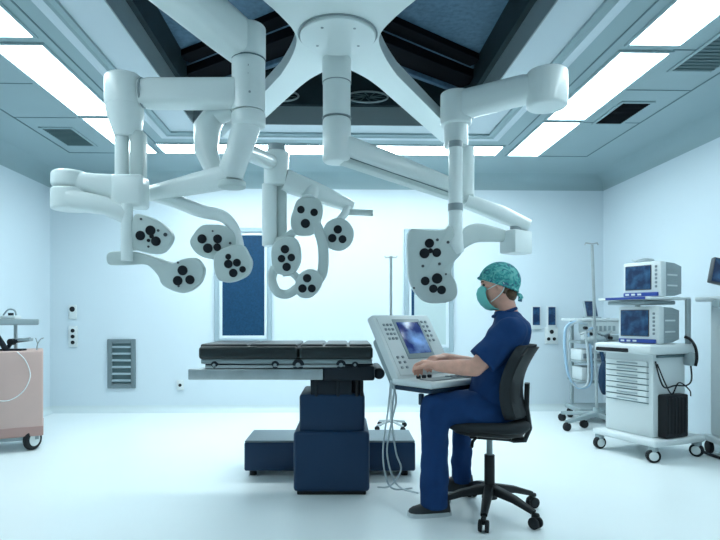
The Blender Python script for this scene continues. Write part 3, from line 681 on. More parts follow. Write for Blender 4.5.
# chair local frame: -x = facing direction; rotated so that it faces slightly away from the viewer
crot = -math.radians(20)
t = thing('swivel_chair', 'black swivel chair on five casters carrying the person in scrubs', 'swivel chair', ch, crot-TH)
zs = .497
def seat_ring(z, k):
    return [Vector((x*k+.0, y*k, z)) for x, y in rrect(.43, .43, .13, 6)]
b = B(); loft(b, [seat_ring(zs-.028, .80), seat_ring(zs-.024, .92), seat_ring(zs-.010, .99), seat_ring(zs+.006, 1.0), seat_ring(zs+.020, .96), seat_ring(zs+.027, .84), seat_ring(zs+.024, .5)])
for v in b.verts:
    if v.co.x < -.12: v.co.z -= (-.12-v.co.x)**2*1.2
obj('seat', b, M['chairpad'], t, world=False, smooth=60)
b = B(); loft(b, [seat_ring(zs-.055, .70), seat_ring(zs-.045, .84), seat_ring(zs-.028, .88)]); obj('seat_shell', b, M['chairf'], t, world=False)
b = B(); box(b, (-.10, -.07, zs-.085), (.12, .07, zs-.05), .01, 2); obj('mechanism', b, M['chairf'], t, world=False)
b = B(); tube(b, [Vector((-.06, -.06, zs-.07)), Vector((-.07, -.16, zs-.08)), Vector((-.07, -.19, zs-.10))], .008, 8); obj('lever', b, M['chairf'], t, world=False)
b = B(); cyl(b, (0, 0, .09), (0, 0, .32), .028, seg=20); obj('gas_column', b, M['chairf'], t, world=False)
b = B(); cyl(b, (0, 0, .30), (0, 0, zs-.07), .016, seg=16); obj('gas_rod', b, M['joint'], t, world=False)
b = B(); cyl(b, (0, 0, .085), (0, 0, .16), .042, .034, seg=24); obj('hub', b, M['chairf'], t, world=False)
for a in (-110, -52, 20, 97, 185):
    a = math.radians(a)-crot; d = Vector((math.cos(a), math.sin(a), 0))
    b = B(); bar(b, [d*.03+UP*.135, d*.16+UP*.115, d*.275+UP*.08], [(.05, .05), (.045, .036), (.034, .026)], .01); lg = obj('leg', b, M['chairf'], t, world=False)
    tn = Vector((-d.y, d.x, 0)); c = d*.285+UP*.03
    b = B()
    for s in (-1, 1): cyl(b, c+tn*s*.008, c+tn*s*.026, .030, seg=20, bev=.005)
    obj('caster', b, M['dark'], lg, world=False)
    b = B(); cyl(b, d*.275+UP*.035, d*.275+UP*.075, .012, seg=10); box(b, (-.02, -.012, 0), (.02, .012, .022), .006, 1, Matrix.Translation(c+UP*.028) @ Matrix.Rotation(a, 4, 'Z')); obj('caster_fork', b, M['chairf'], lg, world=False)
# backrest : curved pad + shell
def back_pts(off, k, zt_, zb_, half):
    rings = []
    for i in range(11):
        f = i/10; z = zb_+(zt_-zb_)*f
        xb = .142+.060*f*f-.035*math.sin(f*PI)+off
        w = half*k*(.80+.20*math.sin(min(1, f*1.25+.15)*PI*.62))*(1 if f < .85 else (1-((f-.85)/.15)**2*.30))*(1 if f > .1 else .86+.14*f/.1)
        rings.append([(xb+.05*((2*j/10-1)**2)*-1, w*(2*j/10-1), z) for j in range(11)])
    return rings
def back_solid(bm, off, th, k, zt_, zb_, half=.215):
    fr_ = back_pts(off, k, zt_, zb_, half); bk = back_pts(off+th, k*.97, zt_, zb_, half)
    rings = []
    for f, g in zip(fr_, bk):
        rings.append([Vector(p) for p in f]+[Vector((p[0]+.0, p[1], p[2])) for p in g[::-1]])
    loft(bm, rings)
ztop = tz(344, dH); zbot = tz(414, dH)
b = B(); back_solid(b, 0, .045, 1, ztop, zbot); bmesh.ops.bevel(b, geom=[e for e in b.edges if len(e.link_faces) == 2 and e.calc_face_angle(0) > .9], offset=.012, segments=2, affect='EDGES'); bk = obj('backrest', b, M['chairpad'], t, world=False, smooth=60)
b = B(); back_solid(b, .034, .022, .95, ztop-.012, zbot+.01); obj('back_shell', b, M['chairf'], bk, world=False, smooth=50)
b = B(); bar(b, [Vector((.05, 0, zs-.068)), Vector((.13, 0, zs-.085)), Vector((.185, 0, zs-.08)), Vector((.208, 0, zs-.02)), Vector((.192, 0, zs+.09)), Vector((.196, 0, zs+.22))], [(.075, .026)]*6, .01); obj('back_bracket', b, M['chairf'], t, world=False)

# ================================================================ PERSON
dP = 3.10
pb = W((500-CX)/F*dP, dP)
t = person = thing('person', 'seated person in navy scrubs, printed teal cap and face mask, hands on the console', 'person', V(pb, 0), 0)
def Q(px, py, dd=0.0): return P(px, py, dP+dd)
fwd = (-RGT*math.cos(.2)+FWD*math.sin(.2)).normalized()      # facing direction
side = Vector((fwd.y, -fwd.x, 0)) ; side = -side if side.dot(FWD) > 0 else side   # towards viewer (their left)
def limb(bm, pts, rs, n=6, seg=18, end=True):
    ps = [Vector(p) for p in pts]; sm = crom(ps, False, n); rr = []
    for i in range(len(ps)-1):
        for j in range(n): rr.append(rs[i]+(rs[i+1]-rs[i])*(j/n))
    rr.append(rs[-1]); tube(bm, sm, rr, seg)
    ball(bm, ps[0], rs[0]*.98, 14)
    if end: ball(bm, ps[-1], rs[-1]*.98, 14)
def trunk(bm, secs, grow=0.0, n=4):
    ps = [s[0] for s in secs]; sm = crom(ps, False, n); A = []; Bq = []
    for i in range(len(secs)-1):
        for j in range(n):
            A.append(secs[i][1]+(secs[i+1][1]-secs[i][1])*j/n); Bq.append(secs[i][2]+(secs[i+1][2]-secs[i][2])*j/n)
    A.append(secs[-1][1]); Bq.append(secs[-1][2])
    rings = []
    for p, a, w in zip(sm, A, Bq):
        rings.append([p+fwd*(math.cos(x)*(a+grow))+side*(math.copysign(abs(math.sin(x))**.85, math.sin(x))*(w+grow)) for x in [2*PI*k/28 for k in range(28)]])
    loft(bm, rings)
def remesh(o, vox, it=4, fac=.5):
    r = o.modifiers.new('Remesh', 'REMESH'); r.mode = 'VOXEL'; r.voxel_size = vox; r.use_smooth_shade = True
    s = o.modifiers.new('Smooth', 'SMOOTH'); s.factor = fac; s.iterations = it
torso = [(Q(490, 424), .115, .165), (Q(490, 408), .125, .178), (Q(492, 388), .112, .168), (Q(498, 365), .110, .172), (Q(505, 345), .112, .185), (Q(509.5, 331), .102, .188), (Q(511, 321), .080, .155), (Q(509, 314), .058, .085)]
LS, LE, LW = Q(512, 331, -.17), Q(475, 368, -.19), Q(437, 366, -.10)
RS, RE, RW = Q(512, 331, .17), Q(478, 366, .22), Q(444, 358, .12)
LH, LK, LA = Q(490, 412, -.09), Q(435, 407, -.10), Q(434, 502, -.045)
RH, RK, RA = Q(490, 412, .09), Q(462, 402, .26), Q(461, 472, .33)
# head frame
hu = (UP*math.cos(.12)+fwd*math.sin(.12)).normalized(); hf = (fwd*math.cos(.12)-UP*math.sin(.12)).normalized(); hs = side
HC = Q(498.5, 283)
HMX = Matrix(((hf.x, hs.x, hu.x, 0), (hf.y, hs.y, hu.y, 0), (hf.z, hs.z, hu.z, 0), (0, 0, 0, 1)))
def hp(f, s, u): return HC+hf*f+hs*s+hu*u
b = B()
trunk(b, [(p, a-.012, w-.012) for p, a, w in torso])
limb(b, [Q(509, 322), Q(506, 310), Q(502, 298)], [.066, .058, .060])
ball(b, hp(-.008, 0, .012), (.092, .074, .088), 24, HMX)          # cranium
ball(b, hp(.030, 0, -.035), (.060, .060, .085), 24, HMX)           # face
ball(b, hp(.048, 0, -.098), (.038, .042, .036), 20, HMX)           # jaw / chin
ball(b, hp(.070, 0, .015), (.022, .055, .022), 18, HMX)            # brow
limb(b, [hp(.086, 0, .0), hp(.104, 0, -.032), hp(.096, 0, -.045)], [.008, .013, .010], 4, 12)   # nose
ball(b, hp(.092, 0, -.066), (.010, .024, .008), 12, HMX)           # lips
for s in (-1, 1):
    ball(b, hp(-.004, s*.075, -.025), (.020, .010, .032), 16, HMX)  # ears
    ball(b, hp(.066, s*.034, -.024), (.024, .022, .018), 14, HMX)   # cheekbones
limb(b, [LS, LS.lerp(LE, .5), LE], [.058, .050, .044]); limb(b, [LE, LE.lerp(LW, .35), LW], [.045, .043, .029])
limb(b, [RS, RS.lerp(RE, .5), RE], [.058, .050, .044]); limb(b, [RE, RE.lerp(RW, .35), RW], [.045, .043, .029])
limb(b, [LH, LK], [.085, .058]); limb(b, [LK, LK.lerp(LA, .3), LA], [.056, .055, .038])
limb(b, [RH, RK], [.085, .058]); limb(b, [RK, RK.lerp(RA, .3), RA], [.056, .055, .038])
limb(b, [LA, LA+UP*-.055+fwd*.0, LA-UP*.06+fwd*.09], [.036, .036, .026]); limb(b, [RA, RA-UP*.055, RA-UP*.06+fwd*.09], [.036, .036, .026])
def hand(bm, wr, tow, dn, th_side):
    tow = tow.normalized(); dn = (dn-tow*dn.dot(tow)).normalized(); sd = tow.cross(dn).normalized()*th_side   # sd: towards the thumb
    kn = wr+tow*.082
    rr = []
    for p, w, h in ((wr-tow*.01, .028, .022), (wr+tow*.02, .034, .022), (wr+tow*.055, .041, .021), (kn, .042, .017)):
        rr.append([p+sd*(math.cos(x)*w)+dn*(math.sin(x)*h) for x in [2*PI*k/16 for k in range(16)]])
    loft(bm, rr)
    for i, (o, L) in enumerate(((.030, .92), (.010, 1.0), (-.011, .94), (-.031, .76))):
        m0 = kn+sd*o-tow*.012; a1 = math.radians(28+i*5); a2 = math.radians(75+i*5); a3 = math.radians(98+i*4)
        def dr(a): return tow*math.cos(a)+dn*math.sin(a)
        p1 = m0+dr(a1)*.046*L; p2 = p1+dr(a2)*.028*L; p3 = p2+dr(a3)*.021*L
        limb(bm, [m0, p1, p2, p3], [.0105, .0095, .0088, .0075], 3, 10)
    b0 = wr+tow*.022+sd*.024+dn*.004; b1 = b0+tow*.030+sd*.022+dn*.016; b2 = b1+tow*.030+sd*.002+dn*.014; b3 = b2+tow*.020-sd*.008+dn*.008
    limb(bm, [b0, b1, b2, b3], [.016, .013, .0105, .009], 3, 10)
hand(b, LW, (P(420, 362, dP-.04)-LW), -UP*1.0+side*.25, 1 if True else -1)
hand(b, RW, (P(427, 359, dP+.06)-RW), -UP*1.0, -1)
body = obj('body', b, M['skin'], t, smooth=None); remesh(body, .0058, 3)
# scrub top
b = B(); trunk(b, torso[0:7]+[(Q(508, 315.5), .062, .080), (Q(506, 311.5), .052, .058)], .012)
limb(b, [LS+UP*.0, LS.lerp(LE, .42), LS.lerp(LE, .82)], [.082, .076, .080], end=False); limb(b, [RS, RS.lerp(RE, .42), RS.lerp(RE, .82)], [.082, .076, .080], end=False)
ball(b, Q(490, 418, 0), (.13, .185, .07), 24, Matrix(((fwd.x, side.x, 0, 0), (fwd.y, side.y, 0, 0), (0, 0, 1, 0), (0, 0, 0, 1))))
top = obj('scrub_top', b, M['scrub'], t, smooth=None); remesh(top, .009, 4)
b = B(); c = Q(504.5, 312.5); tl_ = (hu*.8+UP*.4).normalized()
tube(b, [c+fwd*(math.cos(a)*.060)+side*(math.sin(a)*.066)+UP*(-.022*math.cos(a)-.0) for a in [2*PI*k/32 for k in range(32)]], .010, 8, closed=True); obj('collar', b, M['scrub'], top, smooth=None)
# trousers
b = B(); limb(b, [LH+UP*.0, LH.lerp(LK, .5), LK], [.112, .100, .080]); limb(b, [LK, LK.lerp(LA, .4), LA-UP*.022], [.079, .076, .073], end=False)
limb(b, [RH, RH.lerp(RK, .5), RK], [.112, .098, .076]); limb(b, [RK, RK.lerp(RA, .4), RA-UP*.06], [.072, .062, .060], end=False)
ball(b, Q(491, 414), (.13, .19, .085), 24, Matrix(((fwd.x, side.x, 0, 0), (fwd.y, side.y, 0, 0), (0, 0, 1, 0), (0, 0, 0, 1))))
tr = obj('trousers', b, M['scrub'], t, smooth=None); remesh(tr, .010, 4)
tx = bpy.data.textures.new('cloth_folds', 'CLOUDS'); tx.noise_scale = .09; tx.noise_depth = 1
for o_ in (top, tr):
    dm = o_.modifiers.new('Folds', 'DISPLACE'); dm.texture = tx; dm.texture_coords = 'LOCAL'; dm.strength = .022; dm.mid_level = .5
# shoes
def shoe(A, toe, sd):
    toe = toe.normalized(); hz = A.z
    base = Vector((A.x, A.y, 0)); s = Vector((-toe.y, toe.x, 0))
    rings = []
    for x, w, h in ((-.075, .020, .045), (-.068, .030, .080), (-.03, .038, .098), (.01, .040, .092), (.05, .043, .074), (.09, .045, .060), (.125, .040, .050), (.145, .026, .040), (.152, .010, .030)):
        rings.append([base+toe*x+s*(w*c_)+UP*max(.018, .018+(h*sd-.018)*s_) for c_, s_ in [(math.cos(q), math.sin(q)) for q in [PI*k/12 for k in range(13)]]])
    bb = B(); loft(bb, rings); o = obj('shoe', bb, M['shoe'], t, smooth=60)
    bb = B(); outl = []
    xs = [(-.078, .022), (-.03, .040), (.01, .041), (.05, .045), (.09, .047), (.13, .041), (.155, .02)]
    pts = [base+toe*x+s*w for x, w in xs]+[base+toe*x-s*w for x, w in xs[::-1]]
    ol = crom(pts, True, 4); loft(bb, [[p+UP*.0 for p in ol], [p+UP*.022 for p in ol]]); obj('sole', bb, M['sole'], o, smooth=50)
shoe(LA+RGT*.012, -RGT*.97-FWD*.12, 1); shoe(RA, -RGT*.98+FWD*.05, 1.4)
# cap
b = B(); bmesh.ops.create_uvsphere(b, u_segments=36, v_segments=22, radius=1)
for v in b.verts:
    x, y, z = v.co; v.co = Vector((x*.112*(1.0 if x > 0 else 1.02), y*.090, z*.108))
cut = bmesh.ops.bisect_plane(b, geom=b.verts[:]+b.edges[:]+b.faces[:], plane_co=(.106, 0, .030), plane_no=Vector((.50, 0, -1.0)).normalized(), clear_outer=True)
bmesh.ops.transform(b, matrix=Matrix.Translation(hp(-.006, 0, .008)) @ HMX, verts=b.verts)
cap = obj('surgical_cap', b, M['cap'], t, smooth=None); sd = cap.modifiers.new('Solidify', 'SOLIDIFY'); sd.thickness = .006; sd.offset = -1
b = B(); ol = []
bp_ = []
for k in range(40):
    q = 2*PI*k/40; kk = 1.0
    for _ in range(12):
        f_ = .112*kk*math.cos(q); z_ = .030+.5*(f_-.106); kk = math.sqrt(max(.05, 1-(z_/.108)**2))
    bp_.append(hp(f_-.006, .090*kk*math.sin(q), z_+.010))
tube(b, bp_, .009, 10, closed=True, flat=.8); obj('cap_band', b, M['cap'], cap, smooth=None)
b = B(); tube(b, crom([hp(-.088, .01, -.070), hp(-.104, .018, -.078), hp(-.112, .022, -.10)], False, 4), [.012]*4+[.014]*5, 10, flat=.5); tube(b, crom([hp(-.088, .0, -.070), hp(-.102, .028, -.088), hp(-.096, .034, -.115)], False, 4), [.012]*4+[.012]*5, 10, flat=.5)
obj('cap_tie', b, M['cap'], cap, smooth=None)
# hair below the cap, at the nape
b = B(); ball(b, hp(-.050, 0, -.070), (.040, .060, .044), 20, HMX)
for s in (-1, 1): ball(b, hp(-.022, s*.066, -.035), (.018, .012, .032), 12, HMX)
hr = obj('hair', b, M['hair'], t, smooth=None); remesh(hr, .006, 2)
# mask
b = B(); rings = []
for u, f0, w in ((.000, .088, .030), (-.018, .113, .048), (-.045, .124, .058), (-.078, .121, .060), (-.108, .108, .056), (-.134, .084, .046), (-.145, .058, .032)):
    rr = []
    for k in range(15):
        a = (k/14-.5)*PI*.98
        rr.append(hp(f0-(1-math.cos(a))*(.048 if u < -.01 else .035), math.sin(a)*w*1.06, u))
    rings.append(rr)
vr = [[b.verts.new(p) for p in r] for r in rings]
for i in range(len(vr)-1):
    for j in range(14): b.faces.new((vr[i][j], vr[i][j+1], vr[i+1][j+1], vr[i+1][j]))
mk = obj('face_mask', b, M['mask'], t, smooth=None); s_ = mk.modifiers.new('Solidify', 'SOLIDIFY'); s_.thickness = .004; s_.offset = 0
for s in (-1, 1):
    for pts in ([hp(.066, s*.058, -.030), hp(.02, s*.078, -.012), hp(-.015, s*.086, -.002), hp(-.024, s*.084, -.022)], [hp(.056, s*.056, -.100), hp(.01, s*.076, -.070), hp(-.014, s*.084, -.045), hp(-.024, s*.084, -.022)]):
        b = B(); tube(b, crom(pts, False, 5), .0028, 6); obj('mask_strap', b, M['strap'], mk, smooth=None)
for s in (-1, 1):
    b = B(); ball(b, hp(.078, s*.032, -.004), .011, 12); obj('eye', b, M['eye'], t, smooth=None)
    b = B(); tube(b, [hp(.090, s*.014, .014), hp(.090, s*.03, .018), hp(.080, s*.048, .014)], .0035, 6); obj('eyebrow', b, M['hair'], t, smooth=None)

# ================================================================ MAIN EQUIPMENT TROLLEY (right)
org = W(2.26, 4.14); ca = math.radians(23)-TH
t = thing('equipment_trolley', 'white trolley with seven drawers, black side box and monitor shelf', 'equipment trolley', org, ca)
def L(*a): return Vector(a)
fw, sd_ = .55, .52
b = B(); box(b, (-.03, -.03, .115), (sd_, fw, .165), .018, 3); obj('platform', b, M['plastic'], t, world=False)
for i, (x, y) in enumerate(((.0, .01), (.0, fw-.05), (sd_-.05, .01), (sd_-.05, fw-.05))):
    c = L(x, y, .05); a = (.5, .2, 1.2, -.3)[i]; ax = L(math.sin(a), math.cos(a), 0) if i else (Matrix.Rotation(-ca, 3, 'Z') @ Vector((.25, 1, 0))).normalized()
    b = B(); cyl(b, c-ax*.02, c+ax*.02, .05, seg=26, bev=.008); w = obj('caster', b, M['dark'], t, world=False)
    b = B(); cyl(b, c-ax*.024, c+ax*.024, .033, seg=22, bev=.004); obj('wheel_cap', b, M['plastic'], w, world=False)
    b = B(); box(b, c+L(-.022, -.03, .03), c+L(.022, .03, .07), .008, 2); obj('fork', b, M['plasticg'], w, world=False)
cx0, cx1, cy0, cy1, cz0, cz1 = .05, .40, .05, .49, .165, .80
b = B(); box(b, (cx0, cy0, cz0), (cx1, cy1, cz1), .012, 2); obj('cabinet', b, M['plastic'], t, world=False)
nz = 7
for k in range(nz):
    h = (.72-.40)/nz; z0 = .42+k*h
    b = B(); box(b, (cx0-.016, cy0+.045, z0+.004), (cx0+.01, cy1-.025, z0+h-.005), .004, 1); dr = obj('drawer', b, M['plastic'], t, world=False)
    b = B(); box(b, (cx0-.024, cy0+.12, z0+h*.35), (cx0-.015, cy1-.13, z0+h*.6), .003, 1); obj('handle', b, M['plasticg'], dr, world=False)
    b = B(); box(b, (cx0-.005, cy0+.035, z0-.004), (cx0+.0005-.003, cy1-.015, z0+.003)); obj('gap', b, M['seam'], dr, world=False)
b = B(); box(b, (-.03, .0, .79), (.45, .53, .865), .022, 3); obj('worktop', b, M['plastic'], t, world=False)
b = B(); box(b, (-.045, .20, .80), (-.02, .50, .83), .008, 2); obj('handle', b, M['dark'], t, world=False)
b = B(); box(b, (.08, .035, .765), (.38, .055, .785), .004, 1); obj('side_slot', b, M['seam'], t, world=False)
b = B(); box(b, (.10, -.02, .17), (.34, .10, .49), .012, 2); k = obj('side_box', b, M['dark'], t, world=False)
for j in range(6):
    b = B(); box(b, (.12+j*.035, -.026, .2), (.132+j*.035, -.018, .47), .002, 1); obj('rib', b, M['chairf'], k, world=False)
b = B(); tube(b, crom([L(.06, .04, .74), L(.055, .0, .62), L(.09, -.015, .55), L(.2, -.015, .56), L(.33, -.01, .555), L(.40, .0, .60), L(.41, .02, .74)], False, 6), .006, 8); obj('cord', b, M['dark'], t, world=False)
b = B(); tube(b, crom([L(.08, .04, .72), L(.10, -.01, .58), L(.16, -.02, .5), L(.24, -.015, .58), L(.36, -.01, .52), L(.39, .0, .47)], False, 6), .005, 8); obj('cord', b, M['dark'], t, world=False)
# rear post carrying the shelf
b = B(); box(b, (.38, .015, .86), (.42, .045, 1.21), .006, 1); obj('shelf_post', b, M['plasticg'], t, world=False)
b = B(); box(b, (.38, .46, .86), (.42, .49, 1.21), .006, 1); obj('shelf_post', b, M['plasticg'], t, world=False)
b = B(); box(b, (-.02, .03, 1.20), (.44, .50, 1.222), .01, 2); sh = obj('shelf', b, M['plastic'], t, world=False)
b = B(); box(b, (-.027, .06, 1.202), (-.018, .42, 1.222), .002, 1); obj('blue_strip', b, M['plasticb'], sh, world=False)
b = B(); box(b, (.02, .10, 1.165), (.36, .44, 1.195), .008, 2); obj('drive_unit', b, M['plasticg'], t, world=False)
for py, rr in ((332, .02), (352, .028), (365, .016)):
    pass
b = B(); tube(b, crom([L(.36, .03, .92), L(.385, .0, .90), L(.40, -.03, .84), L(.395, -.045, .76), L(.385, -.04, .70)], False, 5), .011, 10); obj('probe_cable', b, M['dark'], t, world=False)
b = B(); box(b, (.37, -.035, .70), (.42, .05, .80), .012, 2); obj('probe_holder', b, M['plasticg'], t, world=False)

def crt(name, label, r, d, zb, rz, w=.31, h=.27, dep=.32, strip=True, grp=None):
    t = thing(name, label, 'monitor', W(r, d, zb), rz-TH, grp)
    # local: x = width (to the right seen from the front), front face at y=0 looking to -y
    b = B(); box(b, (-w/2, 0, 0), (w/2, .07, h), .012, 2); obj('front_frame', b, M['plastic'], t, world=False)
    b = B(); loft(b, [[Vector((x, y, z)) for x, z in ((-w/2*k, h*.5-h*.5*k2), (w/2*k, h*.5-h*.5*k2), (w/2*k, h*.5+h*.5*k2), (-w/2*k, h*.5+h*.5*k2))] for y, k, k2 in ((.06, .96, .96), (dep*.6, .93, .93), (dep, .80, .78))]); rs = obj('rear_shell', b, M['plasticg'], t, world=False, smooth=30)
    for k in range(5):
        b = B(); box(b, (w/2*.90, .09, h*.15+k*h*.15), (w/2*.97, dep*.7, h*.15+k*h*.15+.012), .002, 1); obj('module', b, M['plastic'] if k % 2 else M['joint'], rs, world=False)
    b = B(); box(b, (-w/2+.02, -.004, .055), (w/2-.075, .01, h-.025), .004, 1); obj('screen_bezel', b, M['lensring'], t, world=False)
    b = B(); box(b, (-w/2+.026, -.007, .061), (w/2-.081, .0, h-.031)); obj('screen', b, M['screen'], t, world=False)
    for k in range(6):
        b = B(); box(b, (w/2-.048, -.006, .07+k*.03), (w/2-.03, .003, .088+k*.03), .003, 1); obj('button', b, M['key'], t, world=False)
    b = B(); box(b, (-w/2+.01, -.012, .006), (w/2-.02, .004, .036), .004, 1); obj('control_strip', b, M['plasticb'], t, world=False)
    for k in range(3):
        b = B(); box(b, (-w/2+.03+k*.05, -.014, .014), (-w/2+.06+k*.05, -.011, .028)); obj('button', b, M['plastic'], t, world=False)
    return t
mr = math.radians(-60)
crt('patient_monitor', 'boxy monitor with dark screen on the upper trolley shelf', 2.28, 4.36, 1.223, mr)
crt('patient_monitor', 'boxy monitor with dark screen on the trolley worktop under the shelf', 2.245, 4.345, .866, mr, .33, .285, .32)
# coiled leads on top of the upper monitor
b = B(); pts = [W(2.36, 4.50, 1.497)+RGT*(math.cos(a)*(.05+.003*a))+FWD*(math.sin(a)*(.05))+UP*(.004+.002*a+.006*math.sin(3*a)) for a in [k*.35 for k in range(40)]]
tube(b, pts, .006, 8); solo('lead_coil', b, M['cable_w'], 'loose coil of grey leads lying on top of the upper monitor', 'cable')
# keyboard-like panel in front of the lower monitor
# ================================================================ STAND with base behind: infusion pole
dI = 5.45; pi_ = W((597-CX)/F*dI, dI)
t = thing('infusion_stand', 'tall grey infusion pole on wheeled base left of the drawer trolley', 'infusion stand', pi_)
b = B(); tube(b, [V(pi_, .12), W((594-CX)/F*dI, dI, zc(300, dI)), W((592-CX)/F*dI, dI, zc(245, dI))], .014, 12); obj('pole', b, M['steel'], t)
tp = W((592-CX)/F*dI, dI, zc(245, dI)); b = B(); tube(b, [tp+RGT*x+UP*z for x, z in ((-.07, .0), (-.06, .02), (0, .01), (.05, .02), (.06, 0))], .007, 8); obj('hook', b, M['steel'], t)
for (px, py) in ((562, 421), (567, 431), (584, 428), (606, 420), (612, 430)):
    e = onZ(px, py, 0); e = Vector((e.x, e.y, .085))
    b = B(); bar(b, [V(pi_, .14), e], [(.05, .045), (.04, .035)], .01); lg = obj('leg', b, M['plasticg'], t)
    dirn = Vector((e.x-pi_.x, e.y-pi_.y, 0)).normalized(); tn = Vector((-dirn.y, dirn.x, 0)); c = Vector((e.x, e.y, .04))
    b = B(); cyl(b, c-tn*.018, c+tn*.018, .04, seg=20, bev=.006); obj('caster', b, M['dark'], lg)
b = B(); cyl(b, V(pi_, .10), V(pi_, .2), .035, seg=18); obj('hub', b, M['plasticg'], t)

# ================================================================ ANAESTHESIA TROLLEY
an = W(2.45, 5.85)
t = thing('anaesthesia_trolley', 'pale anaesthesia trolley with shelves and hanging hoses behind the infusion pole', 'anaesthesia trolley', an, -TH)
# local: x right, y depth
b = B(); box(b, (-.10, -.18, .10), (.36, .22, .15), .012, 2); obj('base', b, M['plasticg'], t, world=False)
for x in (-.06, .32):
    for y in (-.15, .18):
        b = B(); cyl(b, L(x-.018, y, .05), L(x+.018, y, .05), .05, seg=18, bev=.006); obj('caster', b, M['dark'], t, world=False)
for x in (-.07, .31):
    b = B(); box(b, (x, .12, .15), (x+.03, .16, 1.06), .005, 1); obj('upright', b, M['plasticg'], t, world=False)
for z in (.40, .60, .80):
    b = B(); box(b, (-.09, -.16, z), (.35, .18, z+.025), .008, 2); obj('shelf', b, M['plasticg'], t, world=False)
b = B(); box(b, (-.06, -.12, .425), (.15, .15, .56), .01, 2); obj('module', b, M['plastic'], t, world=False)
b = B(); box(b, (-.07, -.13, .625), (.22, .15, .74), .01, 2); k = obj('module', b, M['plastic'], t, world=False)
for j in range(4):
    b = B(); box(b, (-.05+j*.065, -.137, .65), (-.01+j*.065, -.128, .70), .003, 1); obj('dial', b, M['key'], k, world=False)
b = B(); box(b, (.02, -.15, .90), (.36, .16, 1.03), .012, 2); k = obj('ventilator', b, M['plastic'], t, world=False)
for j in range(5):
    b = B(); box(b, (.06+j*.045, -.158, .93), (.085+j*.045, -.148, .98), .002, 1); obj('dial', b, M['plasticg'], k, world=False)
b = B(); box(b, (-.16, -.17, 1.03), (.37, .17, 1.055), .008, 2); obj('top_shelf', b, M['plastic'], t, world=False)
for (x, y, z, sx, sz, mm) in ((.25, -.1, .44, .08, .13, 'plasticg'), (.28, -.12, .64, .06, .12, 'key'), (-.02, -.14, .84, .07, .05, 'plastic'), (.15, -.14, .835, .06, .07, 'key'), (.26, -.13, .83, .07, .06, 'plasticg')):
    b = B(); box(b, (x-sx/2, y-.04, z), (x+sx/2, y+.06, z+sz), .008, 2); obj('flask', b, M[mm], t, world=False)
for x, z in ((-.05, .96), (0.0, .90), (.10, .87), (.2, .86)):
    b = B(); cyl(b, L(x, -.21, z), L(x, -.16, z), .016, seg=12); obj('valve', b, M['dark'], t, world=False)
b = B(); ball(b, L(.05, -.18, .84), (.11, .06, .055), 20); obj('absorber', b, M['plasticg'], t, world=False)
for dx in (0, .03):
    b = B(); tube(b, crom([L(-.02, -.15, 1.0), L(-.14-dx, -.2, 1.02), L(-.23-dx, -.2, .93), L(-.22-dx, -.2, .60), L(-.19, -.2, .42), L(-.11, -.2, .36), L(-.03+dx, -.2, .42), L(-.03+dx, -.2, .70), L(-.05+dx, -.19, .92), L(.03, -.16, .96)], False, 8), .013, 10); obj('hose', b, M['hose'] if dx else M['cable_w'], t, world=False)
b = B(); ball(b, L(.10, -.27, .47), (.055, .05, .17), 20); tube(b, [L(.1, -.26, .62), L(.08, -.20, .83)], .02, 10); obj('breathing_bag', b, M['navy'], t, world=False)
b = B(); tube(b, crom([L(-.1, -.18, .9), L(.02, -.2, .93), L(.12, -.2, .90), L(.2, -.2, .93)], False, 6), .012, 8); obj('rail', b, M['steel'], t, world=False)
# laptop-like screen on the trolley
lp = W((592-CX)/F*5.82, 5.82, 1.057)
t = thing('small_screen', 'small tilted dark screen standing on the anaesthesia trolley', 'monitor', lp, math.radians(18)-TH)
b = B(); mx = Matrix.Rotation(math.radians(-14), 4, 'X'); box(b, (-.075, -.012, .01), (.075, .012, .185), .006, 2, mx); obj('frame', b, M['plasticg'], t, world=False)
b = B(); box(b, (-.066, -.0145, .02), (.066, -.011, .176), 0, 1, mx); obj('screen', b, M['screen'], t, world=False)
b = B(); box(b, (-.07, -.06, 0), (.07, .06, .014), .004, 1); obj('foot', b, M['plasticg'], t, world=False)

# ================================================================ FAR RIGHT MONITOR CART
fr = W(2.94, 4.30)
t = thing('monitor_cart', 'pale monitor cart cut off by the right edge of the frame', 'monitor cart', fr, math.radians(-6)-TH)
b = B(); box(b, (-.13, -.16, .10), (.14, .16, .15), .012, 2); obj('base', b, M['plastic'], t, world=False)
for x in (-.1, .11):
    for y in (-.13, .13):
        b = B(); cyl(b, L(x-.015, y, .05), L(x+.015, y, .05), .05, seg=18, bev=.006); obj('caster', b, M['dark'], t, world=False)
b = B(); box(b, (-.10, -.06, .15), (.10, .12, 1.22), .02, 3); obj('column', b, M['plastic'], t, world=False)
b = B(); box(b, (-.20, -.18, 1.19), (.15, .16, 1.225), .015, 3); obj('tray', b, M['plastic'], t, world=False)
b = B(); box(b, (-.20, -.19, 1.14), (-.16, -.10, 1.20), .01, 2); obj('tray_hook', b, M['plasticg'], t, world=False)
b = B(); cyl(b, L(0, 0, 1.22), L(0, 0, 1.30), .03, seg=16); obj('stem', b, M['plasticg'], t, world=False)
mx = Matrix.Translation((0, -.02, 1.39)) @ Matrix.Rotation(math.radians(14), 4, 'Y') @ Matrix.Rotation(math.radians(-8), 4, 'X')
b = B(); box(b, (-.17, -.02, -.10), (.14, .03, .10), .01, 2, mx); mo = obj('display', b, M['lensring'], t, world=False)
b = B(); box(b, (-.16, -.024, -.09), (.13, -.018, .09), 0, 1, mx); obj('screen', b, M['screen'], mo, world=False)
